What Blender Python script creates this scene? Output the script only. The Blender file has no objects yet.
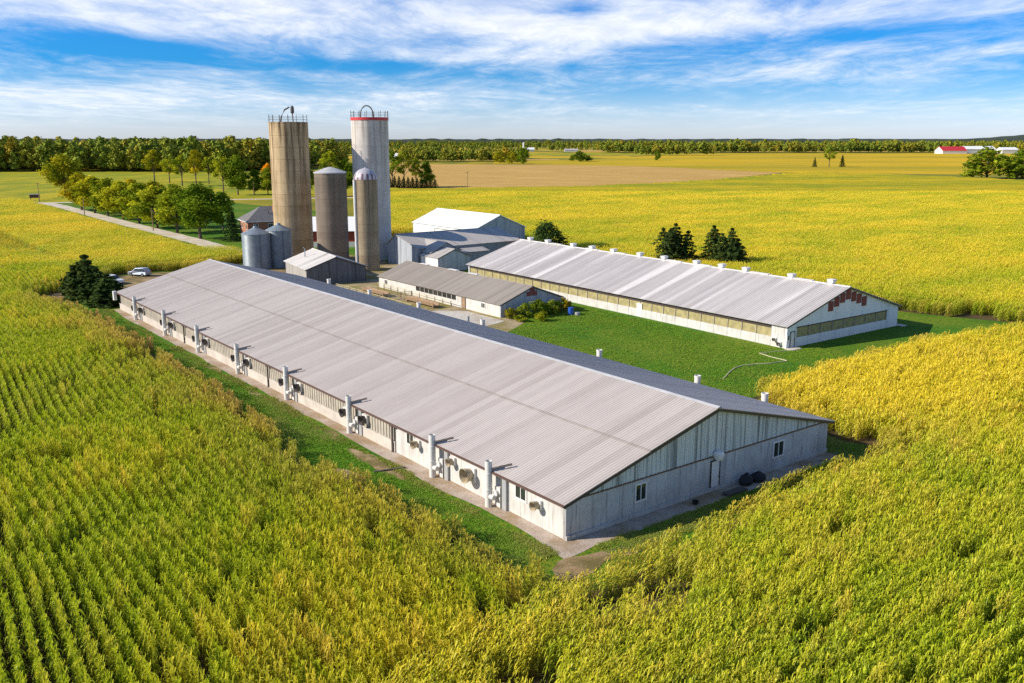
import bpy, math, random
import numpy as np
from mathutils import Vector, Matrix, noise
R=math.radians; pi=math.pi
rnd=random.Random(7); rng=np.random.default_rng(11)
sc=bpy.context.scene; col=sc.collection

# ------------------------------------------------------------------ camera
CAMH=26.0
cam=bpy.data.cameras.new('camera'); camo=bpy.data.objects.new('camera',cam); col.objects.link(camo)
PITCH=math.atan(202.5/915.0)
camo.location=(0,0,CAMH); camo.rotation_euler=(pi/2-PITCH,0,0)
cam.sensor_width=36; cam.lens=36*915/1024; cam.clip_start=1; cam.clip_end=60000
sc.camera=camo

# ------------------------------------------------------------------ materials
class NT:
    def __init__(s,nt): s.nt=nt; s.N=nt.nodes; s.L=nt.links
    def n(s,typ,**kw):
        x=s.N.new(typ)
        for k,v in kw.items(): setattr(x,k,v)
        return x
    def put(s,sock,val):
        if isinstance(val,bpy.types.NodeSocket): s.L.new(val,sock)
        elif val is not None:
            if sock.type in('RGBA',) and len(val)==3: val=(*val,1)
            sock.default_value=val
    def math(s,op,a,b=None,c=None,clamp=False):
        x=s.n('ShaderNodeMath',operation=op,use_clamp=clamp)
        s.put(x.inputs[0],a); s.put(x.inputs[1],b)
        if c is not None: s.put(x.inputs[2],c)
        return x.outputs[0]
    def vmath(s,op,a,b=None):
        x=s.n('ShaderNodeVectorMath',operation=op); s.put(x.inputs[0],a)
        if b is not None: s.put(x.inputs[1],b)
        return x.outputs[0]
    def mapping(s,vec,scale=(1,1,1),loc=(0,0,0),rot=(0,0,0)):
        x=s.n('ShaderNodeMapping'); s.put(x.inputs['Vector'],vec)
        x.inputs['Scale'].default_value=scale; x.inputs['Location'].default_value=loc; x.inputs['Rotation'].default_value=rot
        return x.outputs[0]
    def noise(s,vec,scale,detail=4,rough=.55,dist=0,dim='3D'):
        x=s.n('ShaderNodeTexNoise',noise_dimensions=dim); s.put(x.inputs['Vector'],vec)
        x.inputs['Scale'].default_value=scale; x.inputs['Detail'].default_value=detail
        x.inputs['Roughness'].default_value=rough; x.inputs['Distortion'].default_value=dist
        return x.outputs[0]
    def ramp(s,f,a,b):   # linear remap a..b to 0..1
        x=s.n('ShaderNodeMapRange',interpolation_type='SMOOTHSTEP'); s.put(x.inputs[0],f)
        x.inputs[1].default_value=a; x.inputs[2].default_value=b
        return x.outputs[0]
    def mix(s,f,a,b,mode='MIX'):
        x=s.n('ShaderNodeMix',data_type='RGBA',blend_type=mode)
        s.put(x.inputs[0],f); s.put(x.inputs[6],a); s.put(x.inputs[7],b)
        return x.outputs[2]
    def sep(s,v):
        x=s.n('ShaderNodeSeparateXYZ'); s.put(x.inputs[0],v); return x.outputs
    def comb(s,x_,y_,z_):
        x=s.n('ShaderNodeCombineXYZ'); s.put(x.inputs[0],x_); s.put(x.inputs[1],y_); s.put(x.inputs[2],z_); return x.outputs[0]
    def bump(s,h,strength=.5,dist=.1):
        x=s.n('ShaderNodeBump'); s.put(x.inputs['Height'],h); x.inputs['Strength'].default_value=strength; x.inputs['Distance'].default_value=dist
        return x.outputs[0]
def newmat(name):
    m=bpy.data.materials.new(name); m.use_nodes=True; nt=NT(m.node_tree); nt.N.clear()
    out=nt.n('ShaderNodeOutputMaterial'); b=nt.n('ShaderNodeBsdfPrincipled'); nt.L.new(b.outputs[0],out.inputs[0])
    nt.out=out; nt.b=b
    return m,nt
def setb(nt,colr=None,rough=.6,metal=0,normal=None,spec=None):
    nt.put(nt.b.inputs['Base Color'],colr); nt.put(nt.b.inputs['Roughness'],rough); nt.put(nt.b.inputs['Metallic'],metal)
    if normal is not None: nt.L.new(normal,nt.b.inputs['Normal'])
    if spec is not None: nt.b.inputs['Specular IOR Level'].default_value=spec
def objco(nt): return nt.n('ShaderNodeTexCoord').outputs['Object']
def pos(nt): return nt.n('ShaderNodeNewGeometry').outputs['Position']
M={}
def weathered(name,c,rough=.6,var=.25,sc1=.6,metal=0,bump=0,dirt=(.12,.10,.08),dirtamt=.3,spec=None):
    """paint or concrete with uneven tone and grime"""
    m,nt=newmat(name); o=objco(nt)
    a=nt.noise(o,sc1,6,.65); b=nt.noise(nt.mapping(o,(3,3,.25)),1.2,5,.6)
    c1=nt.mix(nt.ramp(a,.3,.7),[x*(1-var) for x in c],[min(1,x*(1+var*.5)) for x in c])
    c2=nt.mix(nt.math('MULTIPLY',nt.ramp(b,.5,.8),dirtamt),c1,dirt)
    nrm=nt.bump(nt.noise(o,25,3),.4,bump) if bump else None
    setb(nt,c2,rough,metal,nrm,spec); M[name]=m; return m
def plain(name,c,rough=.5,metal=0,spec=None):
    m,nt=newmat(name); o=objco(nt)
    a=nt.noise(o,1.7,4)
    setb(nt,nt.mix(a,[x*.8 for x in c],[min(1,x*1.15) for x in c]),rough,metal,None,spec); M[name]=m; return m

def sheet_roof(name,ca,cb,stripe=None,stripe_amt=0,seam=None,sheet=.9,dirtamt=.25,rough=.5,metal=0.0,spec=.25):
    """painted steel roof sheets; local x runs up the slope, y along the building"""
    m,nt=newmat(name); o=objco(nt); x,y,z=nt.sep(o)
    idx=nt.math('FLOOR',nt.math('DIVIDE',y,sheet))
    w=nt.n('ShaderNodeTexWhiteNoise',noise_dimensions='1D'); nt.L.new(idx,w.inputs['W'])
    big=nt.noise(o,.07,5,.6); streak=nt.noise(nt.mapping(o,(.12,1.6,.12)),1,5,.65); fine=nt.noise(nt.mapping(o,(.6,7,.6)),1,3,.6)
    f=nt.math('ADD',nt.math('MULTIPLY',w.outputs[0],.34),nt.math('ADD',nt.math('MULTIPLY',big,.45),nt.math('MULTIPLY',streak,.40)))
    c=nt.mix(nt.ramp(f,.25,.85),ca,cb)
    if stripe:
        ns=nt.noise(nt.comb(nt.math('MULTIPLY',x,.02),nt.math('MULTIPLY',y,.30),0.0),1,1.5,.4)
        c=nt.mix(nt.math('MULTIPLY',nt.ramp(ns,.55,.66),stripe_amt),c,stripe)
    c=nt.mix(nt.math('MULTIPLY',nt.ramp(fine,.5,.8),dirtamt),c,[k*.55 for k in ca])
    if seam:
        d=nt.math('ABSOLUTE',nt.math('SUBTRACT',x,seam)); band=nt.math('LESS_THAN',d,.10)
        c=nt.mix(nt.math('MULTIPLY',band,nt.math('MULTIPLY',streak,.75)),c,[k*.35 for k in ca])
    setb(nt,c,rough,metal,nt.bump(fine,.15,.02),spec); M[name]=m; return m

def siding(name,ca,cb,dark,pitch=.6,amt=.8,axis=0,rough=.55):
    """vertical metal siding, streaked with weather"""
    m,nt=newmat(name); o=objco(nt); xyz=nt.sep(o); x=xyz[axis]; z=xyz[2]
    s1=nt.noise(nt.comb(nt.math('MULTIPLY',x,1.0/pitch),nt.math('MULTIPLY',z,.05),0.0),1,3,.6)
    s2=nt.noise(nt.comb(nt.math('MULTIPLY',x,5.0),nt.math('MULTIPLY',z,.25),3.0),1,4,.6)
    c=nt.mix(nt.ramp(s2,.3,.7),ca,cb)
    c=nt.mix(nt.math('MULTIPLY',nt.ramp(s1,.48,.66),amt),c,dark)
    setb(nt,c,rough); M[name]=m; return m

weathered('concrete_wall',(.52,.475,.42),.85,.18,.5,bump=.01,dirtamt=.28)
weathered('white_wall',(.59,.575,.545),.6,.14,.7,dirt=(.22,.19,.15),dirtamt=.75)
weathered('curtain',(.41,.37,.305),.75,.22,.8,dirt=(.25,.21,.15),dirtamt=.5)
weathered('amber_curtain',(.36,.31,.14),.6,.3,1.2,dirt=(.25,.22,.10),dirtamt=.5)
weathered('gable_concrete',(.52,.52,.51),.8,.2,.5,dirt=(.10,.10,.10),dirtamt=.75)
siding('gable_siding',(.50,.56,.55),(.66,.70,.69),(.13,.15,.16),.55,.85)
siding('blue_siding',(.30,.34,.40),(.44,.48,.53),(.14,.17,.22),.8,.6)
siding('blue_siding_side',(.24,.26,.29),(.34,.36,.39),(.2,.22,.26),.8,.5,axis=1)
siding('white_siding',(.74,.76,.80),(.84,.85,.86),(.55,.57,.60),1.2,.5)
siding('white_siding_side',(.76,.76,.76),(.86,.85,.84),(.6,.6,.6),1.2,.4,axis=1)
siding('dark_boards',(.09,.09,.10),(.16,.16,.17),(.04,.04,.045),.5,.8)
siding('dark_boards_side',(.30,.29,.27),(.40,.38,.35),(.14,.13,.12),.5,.6,axis=1)
sheet_roof('roof_long',(.40,.35,.315),(.515,.462,.42),seam=7.4)
sheet_roof('roof_striped',(.40,.37,.355),(.53,.495,.475),stripe=(.74,.70,.67),stripe_amt=.9,dirtamt=.25)
sheet_roof('roof_brown',(.24,.21,.18),(.32,.285,.245),dirtamt=.3,rough=.6)
sheet_roof('roof_grey',(.34,.32,.30),(.46,.43,.40),dirtamt=.3)
sheet_roof('roof_white',(.80,.80,.80),(.86,.86,.86),dirtamt=.05,rough=.4)
sheet_roof('roof_shed',(.48,.46,.43),(.66,.63,.59),stripe=(.15,.14,.13),stripe_amt=.8,dirtamt=.3)
weathered('shingles',(.16,.155,.16),.9,.3,2,dirtamt=.3,bump=.02)
plain('trim_dark',(.055,.04,.035),.5); plain('trim_brown',(.12,.07,.055),.5)
plain('trim_white',(.76,.74,.71),.5); plain('black',(.012,.012,.013),.6); plain('rubber',(.02,.02,.022),.8)
weathered('pvc',(.68,.66,.63),.4,.08,1.5,dirt=(.4,.36,.3),dirtamt=.3)
weathered('fan_cone',(.46,.38,.25),.5,.3,2.,dirt=(.16,.12,.07),dirtamt=.6)
weathered('dark_metal',(.10,.085,.075),.55,.35,3,dirtamt=.4)
weathered('galvanised',(.24,.285,.32),.45,.2,.8,metal=.25,dirtamt=.25)
weathered('galvanised_pale',(.48,.48,.49),.5,.15,.8,dirtamt=.2)
weathered('barn_red',(.40,.05,.03),.6,.2,.7,dirtamt=.25)
weathered('louvre_red',(.22,.035,.03),.6,.3,2,dirtamt=.4)
weathered('brick',(.40,.16,.09),.85,.3,3,dirtamt=.25)
weathered('wood',(.30,.20,.12),.85,.3,2,dirtamt=.4)
weathered('bark',(.13,.095,.07),.95,.35,4,dirtamt=.3,bump=.03)
plain('blue_plastic',(.02,.10,.45),.4); plain('grey_plastic',(.35,.36,.37),.5)
plain('paint_silver',(.42,.47,.55),.25,.35); plain('paint_white',(.80,.80,.80),.25); plain('tyre',(.02,.02,.02),.85); plain('hub',(.45,.45,.46),.35,.7)
plain('red_light',(.4,.02,.02),.3); plain('headlight',(.75,.78,.8),.15)
plain('hose',(.50,.46,.28),.6)
plain('sign_board',(.10,.045,.03),.6)
plain('roof_red',(.55,.03,.04),.5)
m,nt=newmat('glass'); o=objco(nt); setb(nt,nt.mix(nt.noise(o,1.5,2),(.012,.016,.015),(.05,.06,.05)),.06,0,None,.8); M['glass']=m

def silo_mat(name,ca,cb,streak,amt,top,ring):
    m,nt=newmat(name); o=objco(nt); x,y,z=nt.sep(o)
    ang=nt.math('ARCTAN2',y,x)
    idx=nt.math('FLOOR',nt.math('DIVIDE',z,ring))
    w=nt.n('ShaderNodeTexWhiteNoise',noise_dimensions='1D'); nt.L.new(idx,w.inputs['W'])
    n1=nt.noise(o,.5,6,.65)
    c=nt.mix(nt.math('ADD',nt.math('MULTIPLY',w.outputs[0],.45),nt.math('MULTIPLY',nt.ramp(n1,.3,.7),.6),clamp=True),ca,cb)
    s=nt.noise(nt.comb(nt.math('MULTIPLY',ang,3.2),nt.math('MULTIPLY',z,.035),1.0),1,5,.62)
    s2=nt.noise(nt.comb(nt.math('MULTIPLY',ang,10),nt.math('MULTIPLY',z,.06),7.0),1,3,.6)
    grow=nt.ramp(z,0,top)
    c=nt.mix(nt.math('MULTIPLY',nt.math('MULTIPLY',nt.ramp(s,.43,.61),grow),amt),c,streak)
    c=nt.mix(nt.math('MULTIPLY',nt.ramp(s2,.5,.75),amt*.45),c,[k*1.2 for k in streak])
    f=nt.math('FRACT',nt.math('DIVIDE',z,.62)); line=nt.math('LESS_THAN',f,.07)
    c=nt.mix(nt.math('MULTIPLY',line,.25),c,[k*.6 for k in ca])
    setb(nt,c,.9,0,nt.bump(nt.noise(o,14,4),.3,.02)); M[name]=m
silo_mat('silo_tan',(.40,.29,.155),(.62,.47,.28),(.085,.05,.022),1.0,31,2.45)
silo_mat('silo_white',(.50,.46,.43),(.66,.62,.58),(.30,.26,.22),.8,31,1.9)
silo_mat('silo_grey',(.16,.125,.095),(.25,.20,.15),(.11,.09,.07),.7,20,1.4)
silo_mat('silo_brown',(.24,.18,.11),(.37,.29,.185),(.13,.10,.06),.85,20,1.6)
m,nt=newmat('dome_panels'); o=objco(nt); x,y,z=nt.sep(o); ang=nt.math('ARCTAN2',y,x)
st=nt.math('GREATER_THAN',nt.math('SINE',nt.math('MULTIPLY',ang,14)),.1)
low=nt.math('LESS_THAN',z,1.15)
c=nt.mix(nt.math('MULTIPLY',st,low),(.50,.47,.50),(.16,.04,.06)); c=nt.mix(nt.math('MULTIPLY',st,.3),c,(.26,.24,.29))
setb(nt,c,.4,.1); M['dome_panels']=m

# ground materials (world position)
def field(name,cols,scales,stretch=(1,1,1),rot=0,bump=(1.2,.5,.3),rough=.95,fine=3.0):
    m,nt=newmat(name); p=nt.mapping(pos(nt),stretch,rot=(0,0,rot))
    c=cols[0]
    for k,(cc,s_) in enumerate(zip(cols[1:],scales)):
        nn=nt.noise(nt.vmath('ADD',p,(k*37.1,k*11.3,0)),s_,6,.62)
        c=nt.mix(nt.ramp(nn,.40,.62),c,cc)
    g=nt.noise(p,fine,4,.7)
    c=nt.mix(nt.ramp(g,.25,.75),nt.mix(1.0,c,(.62,.62,.6),'MULTIPLY'),c)
    nrm=nt.bump(nt.noise(p,bump[0],5,.65),bump[1],bump[2])
    setb(nt,c,rough,0,nrm,.15); M[name]=m; return m
field('soil',[(.075,.06,.03),(.06,.055,.02),(.13,.09,.04)],[.4,.08])
field('far_ground',[(.52,.38,.02),(.30,.28,.02),(.58,.40,.03),(.16,.19,.02)],[.0035,.0018,.012],(1,.35,1))
field('lawn',[(.085,.225,.008),(.14,.28,.010),(.055,.165,.006),(.24,.29,.02),(.06,.18,.007)],[.8,.25,.07,2.5],bump=(5,.9,.12),fine=5)
field('pasture',[(.36,.36,.010),(.55,.44,.012),(.26,.30,.010)],[.02,.05],(1,.4,1),fine=1.0)
field('stubble',[(.64,.39,.11),(.72,.46,.14),(.56,.35,.09)],[.02,.05],(.6,2.,1),rot=R(20),fine=.8)
field('soybean',[(.72,.46,.008),(.60,.41,.010),(.78,.50,.012),(.46,.36,.010)],[.012,.03,.004],(.5,1.6,1),fine=.6)
field('gravel',[(.74,.65,.52),(.80,.72,.60),(.60,.51,.38)],[.6,.25],bump=(8,.5,.05),fine=6)
field('gravel_grey',[(.50,.41,.34),(.60,.50,.42),(.40,.29,.18)],[.8,.3],bump=(8,.6,.06),fine=7)
field('dirt',[(.36,.24,.12),(.48,.35,.20),(.20,.16,.06)],[.7,.3],bump=(6,.6,.08),fine=5)
field('pad',[(.62,.57,.50),(.50,.42,.32),(.70,.66,.60)],[.35,.2],bump=(6,.2,.02),fine=3)
field('manure_yard',[(.42,.33,.21),(.26,.19,.10),(.52,.42,.26),(.30,.26,.08)],[.5,.3,.22],bump=(4,.5,.1),fine=3)
field('hill',[(.055,.075,.05),(.075,.09,.055)],[.004],fine=.02)

# foliage: per-leaf tone attribute + per-object colour
def leafmat(name,dark,light,trans=.35):
    m,nt=newmat(name); a=nt.n('ShaderNodeAttribute',attribute_name='tone').outputs['Fac']
    oi=nt.n('ShaderNodeObjectInfo'); c=nt.mix(a,dark,light)
    c=nt.mix(1.0,c,oi.outputs['Color'],'MULTIPLY')
    nt.N.remove(nt.b); d=nt.n('ShaderNodeBsdfDiffuse'); t=nt.n('ShaderNodeBsdfTranslucent'); mx=nt.n('ShaderNodeMixShader'); mx.inputs[0].default_value=trans
    nt.L.new(c,d.inputs[0]); nt.L.new(c,t.inputs[0]); nt.L.new(d.outputs[0],mx.inputs[1]); nt.L.new(t.outputs[0],mx.inputs[2]); nt.L.new(mx.outputs[0],nt.out.inputs[0])
    M[name]=m
leafmat('leaves',(.10,.17,.012),(.50,.52,.03),.45); leafmat('needles',(.03,.055,.014),(.10,.14,.035),.25)
def woodmat():
    m,nt=newmat('wood_leaves'); a=nt.n('ShaderNodeAttribute',attribute_name='tone').outputs['Fac']
    t=nt.n('ShaderNodeAttribute',attribute_name='yellow',attribute_type='INSTANCER').outputs['Fac']
    c0=nt.mix(a,(.11,.16,.02),(.36,.42,.045)); c1=nt.mix(a,(.32,.26,.02),(.72,.48,.05))
    c=nt.mix(t,c0,c1); setb(nt,c,.9,0,None,.1); M['wood_leaves']=m
woodmat()
def cornmat():
    m,nt=newmat('corn_leaves')
    a=nt.n('ShaderNodeAttribute',attribute_name='tone').outputs['Fac']      # 0 dark green .. 1 bright yellow, per leaf; sunlit tops painted in
    y=nt.n('ShaderNodeAttribute',attribute_name='yellow',attribute_type='INSTANCER').outputs['Fac']
    d=nt.n('ShaderNodeAttribute',attribute_name='dry',attribute_type='INSTANCER').outputs['Fac']
    g=nt.mix(y,(.07,.18,.004),(.37,.36,.005))
    s=nt.mix(y,(.57,.63,.02),(1.0,.81,.05))
    s=nt.mix(d,s,(.62,.40,.12))
    g=nt.mix(d,g,(.26,.19,.04))
    c=nt.mix(a,g,s)
    nt.N.remove(nt.b); df=nt.n('ShaderNodeBsdfPrincipled'); df.inputs['Roughness'].default_value=.5; df.inputs['Specular IOR Level'].default_value=.3
    t=nt.n('ShaderNodeBsdfTranslucent'); mx=nt.n('ShaderNodeMixShader'); mx.inputs[0].default_value=.38
    nt.L.new(c,df.inputs[0]); nt.L.new(c,t.inputs[0]); nt.L.new(df.outputs[0],mx.inputs[1]); nt.L.new(t.outputs[0],mx.inputs[2]); nt.L.new(mx.outputs[0],nt.out.inputs[0])
    M['corn_leaves']=m
cornmat()
def grassmat():
    m,nt=newmat('grass_blades'); a=nt.n('ShaderNodeAttribute',attribute_name='tone').outputs['Fac']
    d=nt.n('ShaderNodeAttribute',attribute_name='dry',attribute_type='INSTANCER').outputs['Fac']
    c=nt.mix(a,(.08,.23,.008),(.21,.38,.014)); c=nt.mix(d,c,(.34,.26,.07)); setb(nt,c,.7,0,None,.2); M['grass_blades']=m
grassmat()

# ------------------------------------------------------------------ mesh builder
class MB:
    def __init__(s): s.v=[]; s.f=[]; s.tone=None
    def vert(s,p): s.v.append(tuple(p)); return len(s.v)-1
    def poly(s,pts): i=len(s.v); s.v+= [tuple(p) for p in pts]; s.f.append(tuple(range(i,i+len(pts)))); return s
    def box(s,x0,x1,y0,y1,z0,z1):
        i=len(s.v)
        s.v+=[(x0,y0,z0),(x1,y0,z0),(x1,y1,z0),(x0,y1,z0),(x0,y0,z1),(x1,y0,z1),(x1,y1,z1),(x0,y1,z1)]
        s.f+=[(i,i+3,i+2,i+1),(i+4,i+5,i+6,i+7),(i,i+1,i+5,i+4),(i+1,i+2,i+6,i+5),(i+2,i+3,i+7,i+6),(i+3,i,i+4,i+7)]; return s
    def prism(s,prof,axis,a,b):
        """closed profile extruded along an axis: profile (p,q) are the two other axes in xyz order"""
        n=len(prof); i=len(s.v)
        for t in (a,b):
            for p,q in prof:
                s.v.append((t,p,q) if axis==0 else (p,t,q) if axis==1 else (p,q,t))
        s.f.append(tuple(range(i,i+n))); s.f.append(tuple(range(i+2*n-1,i+n-1,-1)))
        for k in range(n): s.f.append((i+k,i+n+k,i+n+(k+1)%n,i+(k+1)%n))
        return s
    def tube(s,pts,rad,n=10,caps=True):
        pts=[Vector(p) for p in pts]; 
        if not hasattr(rad,'__len__'): rad=[rad]*len(pts)
        i0=len(s.v)
        for k,p in enumerate(pts):
            d=(pts[min(k+1,len(pts)-1)]-pts[max(k-1,0)]).normalized()
            a=Vector((0,0,1)) if abs(d.z)<.9 else Vector((1,0,0))
            e=d.cross(a).normalized(); g=d.cross(e)
            for j in range(n):
                t=2*pi*j/n; s.v.append(tuple(p+(e*math.cos(t)+g*math.sin(t))*rad[k]))
        for k in range(len(pts)-1):
            for j in range(n):
                a_=i0+k*n+j; b_=i0+k*n+(j+1)%n; s.f.append((a_,b_,b_+n,a_+n))
        if caps: s.f.append(tuple(range(i0,i0+n))); s.f.append(tuple(range(i0+len(pts)*n-1,i0+(len(pts)-1)*n-1,-1)))
        return s
    def lathe(s,prof,n=48,c=(0,0,0),caps=True):
        i0=len(s.v)
        for r_,z in prof:
            for j in range(n):
                t=2*pi*j/n; s.v.append((c[0]+r_*math.cos(t),c[1]+r_*math.sin(t),c[2]+z))
        for k in range(len(prof)-1):
            for j in range(n):
                a_=i0+k*n+j; b_=i0+k*n+(j+1)%n; s.f.append((a_,b_,b_+n,a_+n))
        if caps:
            s.f.append(tuple(range(i0+n-1,i0-1,-1))); m_=i0+(len(prof)-1)*n; s.f.append(tuple(range(m_,m_+n)))
        return s
    def build(s,name,mat,parent=None,smooth=False,loc=None,rz=None):
        me=bpy.data.meshes.new(name); me.from_pydata(s.v,[],s.f); me.update()
        if s.tone is not None:
            at=me.attributes.new('tone','FLOAT','FACE'); at.data.foreach_set('value',s.tone)
        o=bpy.data.objects.new(name,me); col.objects.link(o)
        me.materials.append(M[mat] if isinstance(mat,str) else mat)
        if smooth:
            me.polygons.foreach_set('use_smooth',[True]*len(me.polygons))
            try: me.set_sharp_from_angle(angle=R(35))
            except Exception: pass
        if parent is not None: o.parent=parent
        if loc is not None: o.location=loc
        if rz is not None: o.rotation_euler[2]=rz
        return o
def tag(o,label,cat,group=None,kind=None):
    o['label']=label; o['category']=cat
    if group: o['group']=group
    if kind: o['kind']=kind
    return o
def empty(name,loc,rz,label,cat,group=None):
    o=bpy.data.objects.new(name,None); col.objects.link(o); o.location=loc; o.rotation_euler=(0,0,rz); o.empty_display_size=.5
    return tag(o,label,cat,group)
kids={}
def copy_tree(o,parent=None):
    c=o.copy(); col.objects.link(c)
    if parent is not None: c.parent=parent
    for ch in list(o.children): copy_tree(ch,c)
    return c
def ribs(mb,y0,y1,x0,z0,x1,z1,pitch=.3,h=.035,th=.07):
    """one slope of ribbed roof sheets from (x0,z0) to (x1,z1), ribs running up the slope"""
    n=max(1,round((y1-y0)/pitch)); p=(y1-y0)/n; L=math.hypot(x1-x0,z1-z0); nx=-(z1-z0)/L; nz=(x1-x0)/L
    if nz<0: nx,nz=-nx,-nz
    ys=[];hs=[]
    for k in range(n):
        for f,hh in ((0,0),(.72,0),(.79,1),(.93,1)): ys.append(y0+(k+f)*p); hs.append(hh*h)
    ys.append(y1); hs.append(0)
    i=len(mb.v); m=len(ys)
    for (x,z) in ((x0,z0),(x1,z1)):
        for y,hh in zip(ys,hs): mb.v.append((x+nx*hh,y,z+nz*hh))
    for k in range(m-1): mb.f.append((i+k,i+k+1,i+m+k+1,i+m+k))
    j=len(mb.v)
    for (x,z) in ((x0,z0),(x1,z1)):
        for y in (y0,y1): mb.v.append((x-nx*th,y,z-nz*th))
    a,b,c,d=j,j+1,j+3,j+2
    mb.f+= [(a,d,c,b),(i,a,d,i+m),(i+m-1,b,c,i+2*m-1)]
    mb.f.append((a,b)+tuple(i+k for k in range(m-1,-1,-1))); mb.f.append((d,c)+tuple(i+m+k for k in range(m-1,-1,-1)))
# ------------------------------------------------------------------ places
U=Vector((-.608,.794,0)); V=Vector((.794,.608,0)); C0=Vector((3.55,56.32,0)); RZ=math.atan2(.608,.794)
def UV(u,v,z=0): p=C0+U*u+V*v; return (p.x,p.y,z)

def add_window(par,axis,a0,a1,z0,z1,face,out,frame='trim_white',mull=1):
    """window on a wall: axis 'x' lies along a gable (face = y), axis 'y' along a side wall (face = x); out = outward sign"""
    f=MB(); t=.12; p0,p1=sorted((face-.02*out,face+.06*out))
    def b(m,a,b_,c,d,q0,q1):
        if axis=='x': m.box(a,b_,q0,q1,c,d)
        else: m.box(q0,q1,a,b_,c,d)
    b(f,a0-t,a1+t,z1,z1+t,p0,p1); b(f,a0-t,a1+t,z0-t,z0,p0,p1); b(f,a0-t,a0,z0,z1,p0,p1); b(f,a1,a1+t,z0,z1,p0,p1)
    for k in range(mull):
        c=a0+(a1-a0)*(k+1)/(mull+1); b(f,c-.03,c+.03,z0,z1,p0,p1)
    w=f.build('window',frame,par)
    g=MB(); q=sorted((face-.015*out,face+.012*out)); b(g,a0,a1,z0,z1,q[0],q[1]); g.build('pane','glass',w)
    return w
def add_door(par,axis,a0,a1,z0,z1,face,out,mat='trim_white',knob=True):
    m=MB(); p=sorted((face,face+.05*out))
    (m.box(a0,a1,p[0],p[1],z0,z1) if axis=='x' else m.box(p[0],p[1],a0,a1,z0,z1))
    d=m.build('door',mat,par)
    f=MB(); p=sorted((face-.01,face+.08*out)) if out>0 else sorted((face+.01,face-.08))
    for (a,b_,c,e) in ((a0-.09,a0,z0,z1+.09),(a1,a1+.09,z0,z1+.09),(a0,a1,z1,z1+.09)):
        (f.box(a,b_,p[0],p[1],c,e) if axis=='x' else f.box(p[0],p[1],a,b_,c,e))
    f.build('door_frame','trim_dark',d)
    if knob:
        k=MB(); c=a1-.1; q=face+.09*out
        k.tube([(c,face+.05*out,1.05),(c,q+.02*out,1.05)] if axis=='x' else [(face+.05*out,c,1.05),(q+.02*out,c,1.05)],.035,8); k.build('handle','dark_metal',d)
    return d
def gable_roof(par,W,L,ev,pk,mat,ov=.4,oy=.3,pitch=.3,mid=None,courses=1,h=.035,name='roof',cap=True,capmat='trim_white'):
    mid=W/2 if mid is None else mid
    m=MB(); sl=(pk-ev)/mid; sr=(pk-ev)/(W-mid)
    if courses==2:
        xs=mid*.505; ribs(m,-oy,L+oy,-ov,ev-sl*ov,xs+.12,ev+sl*(xs+.12),pitch,h); ribs(m,-oy,L+oy,xs,ev+sl*xs+.045,mid,pk+.045,pitch,h)
        pk2=pk+.045
    else: ribs(m,-oy,L+oy,-ov,ev-sl*ov,mid,pk,pitch,h); pk2=pk
    ribs(m,-oy,L+oy,W+ov,ev-sr*ov,mid,pk,pitch,h)
    r=m.build(name,mat,par)
    if cap:
        c=MB(); e=.28; c.prism([(mid-e,pk2-sl*e+.05),(mid,pk2+.075),(mid+e,pk-sr*e+.05),(mid+e,pk-sr*e+.035),(mid,pk2+.04),(mid-e,pk2-sl*e+.035)],1,-oy-.02,L+oy+.02)
        c.build('ridge_cap',capmat,par)
    return r
def rake_trim(par,W,ev,pk,y,ov=.4,mat='trim_dark',mid=None,t=.2):
    mid=W/2 if mid is None else mid; sl=(pk-ev)/mid; sr=(pk-ev)/(W-mid); d=.075
    m=MB(); a=(-ov,ev-sl*ov-d); b=(mid,pk-d); c=(W+ov,ev-sr*ov-d)
    m.prism([a,b,c,(c[0],c[1]-t),(mid,b[1]-t),(a[0],a[1]-t)],1,y-.035,y+.035)
    return m.build('rake_trim',mat,par)
def walls(par,W,L,ev,pk,side,gable,mid=None,back=True,z0=-.2):
    mid=W/2 if mid is None else mid; t=.2
    for a,b_ in ((0,t),(W-t,W)): m=MB(); m.box(a,b_,t,L-t,z0,ev-.08); m.build('side_wall',side,par)
    m=MB(); prof=[(0,z0),(W,z0),(W,ev-.08),(mid,pk-.085),(0,ev-.08)]
    m.prism(prof,1,0,t); m.build('gable_wall',gable,par)
    if back: m=MB(); m.prism(prof,1,L-t,L); m.build('gable_wall',gable,par)

# ------------------------------------------------------------------ long barn
W1,L1,E1,K1=29.2,106.5,2.78,6.62
b1=empty('long_barn',UV(0,0),RZ,'nearest and longest barn, pale ribbed steel roof, row of round exhaust pipes','barn')
gable_roof(b1,W1,L1,E1+.08,K1,'roof_long',capmat='galvanised_pale',courses=2,ov=.42,oy=.35,pitch=.27,h=.017)
m=MB(); SPL=22.0
m.box(.03,.25,0.25,SPL,-.2,E1-.05)
y=.0
while y<SPL-.1:
    y2=min(y+1.22,SPL); m.box(0,.028,y+.012,y2-.012,0.05,E1-.12); y=y2
m.build('side_wall','white_wall',b1)
m=MB(); m.box(-.10,.25,SPL+.02,L1,-.2,.92); m.box(-.14,.0,SPL+.02,L1,.92,1.0); m.build('plinth','concrete_wall',b1)
m=MB(); m.box(.06,.2,SPL+.02,L1,1.0,2.34); y=SPL+.05
while y<L1-.3: m.box(.0,.058,y+.05,y+.42,1.005,2.33); y+=.5
m.build('curtain','curtain',b1)
m=MB(); m.box(-.03,.2,SPL+.02,L1,2.345,2.62); m.build('header','trim_brown',b1)
m=MB(); m.box(-.47,-.43,-.37,L1+.37,2.56,2.72); m.box(-.58,-.47,-.37,L1+.37,2.585,2.70); m.build('gutter','trim_brown',b1)
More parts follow.
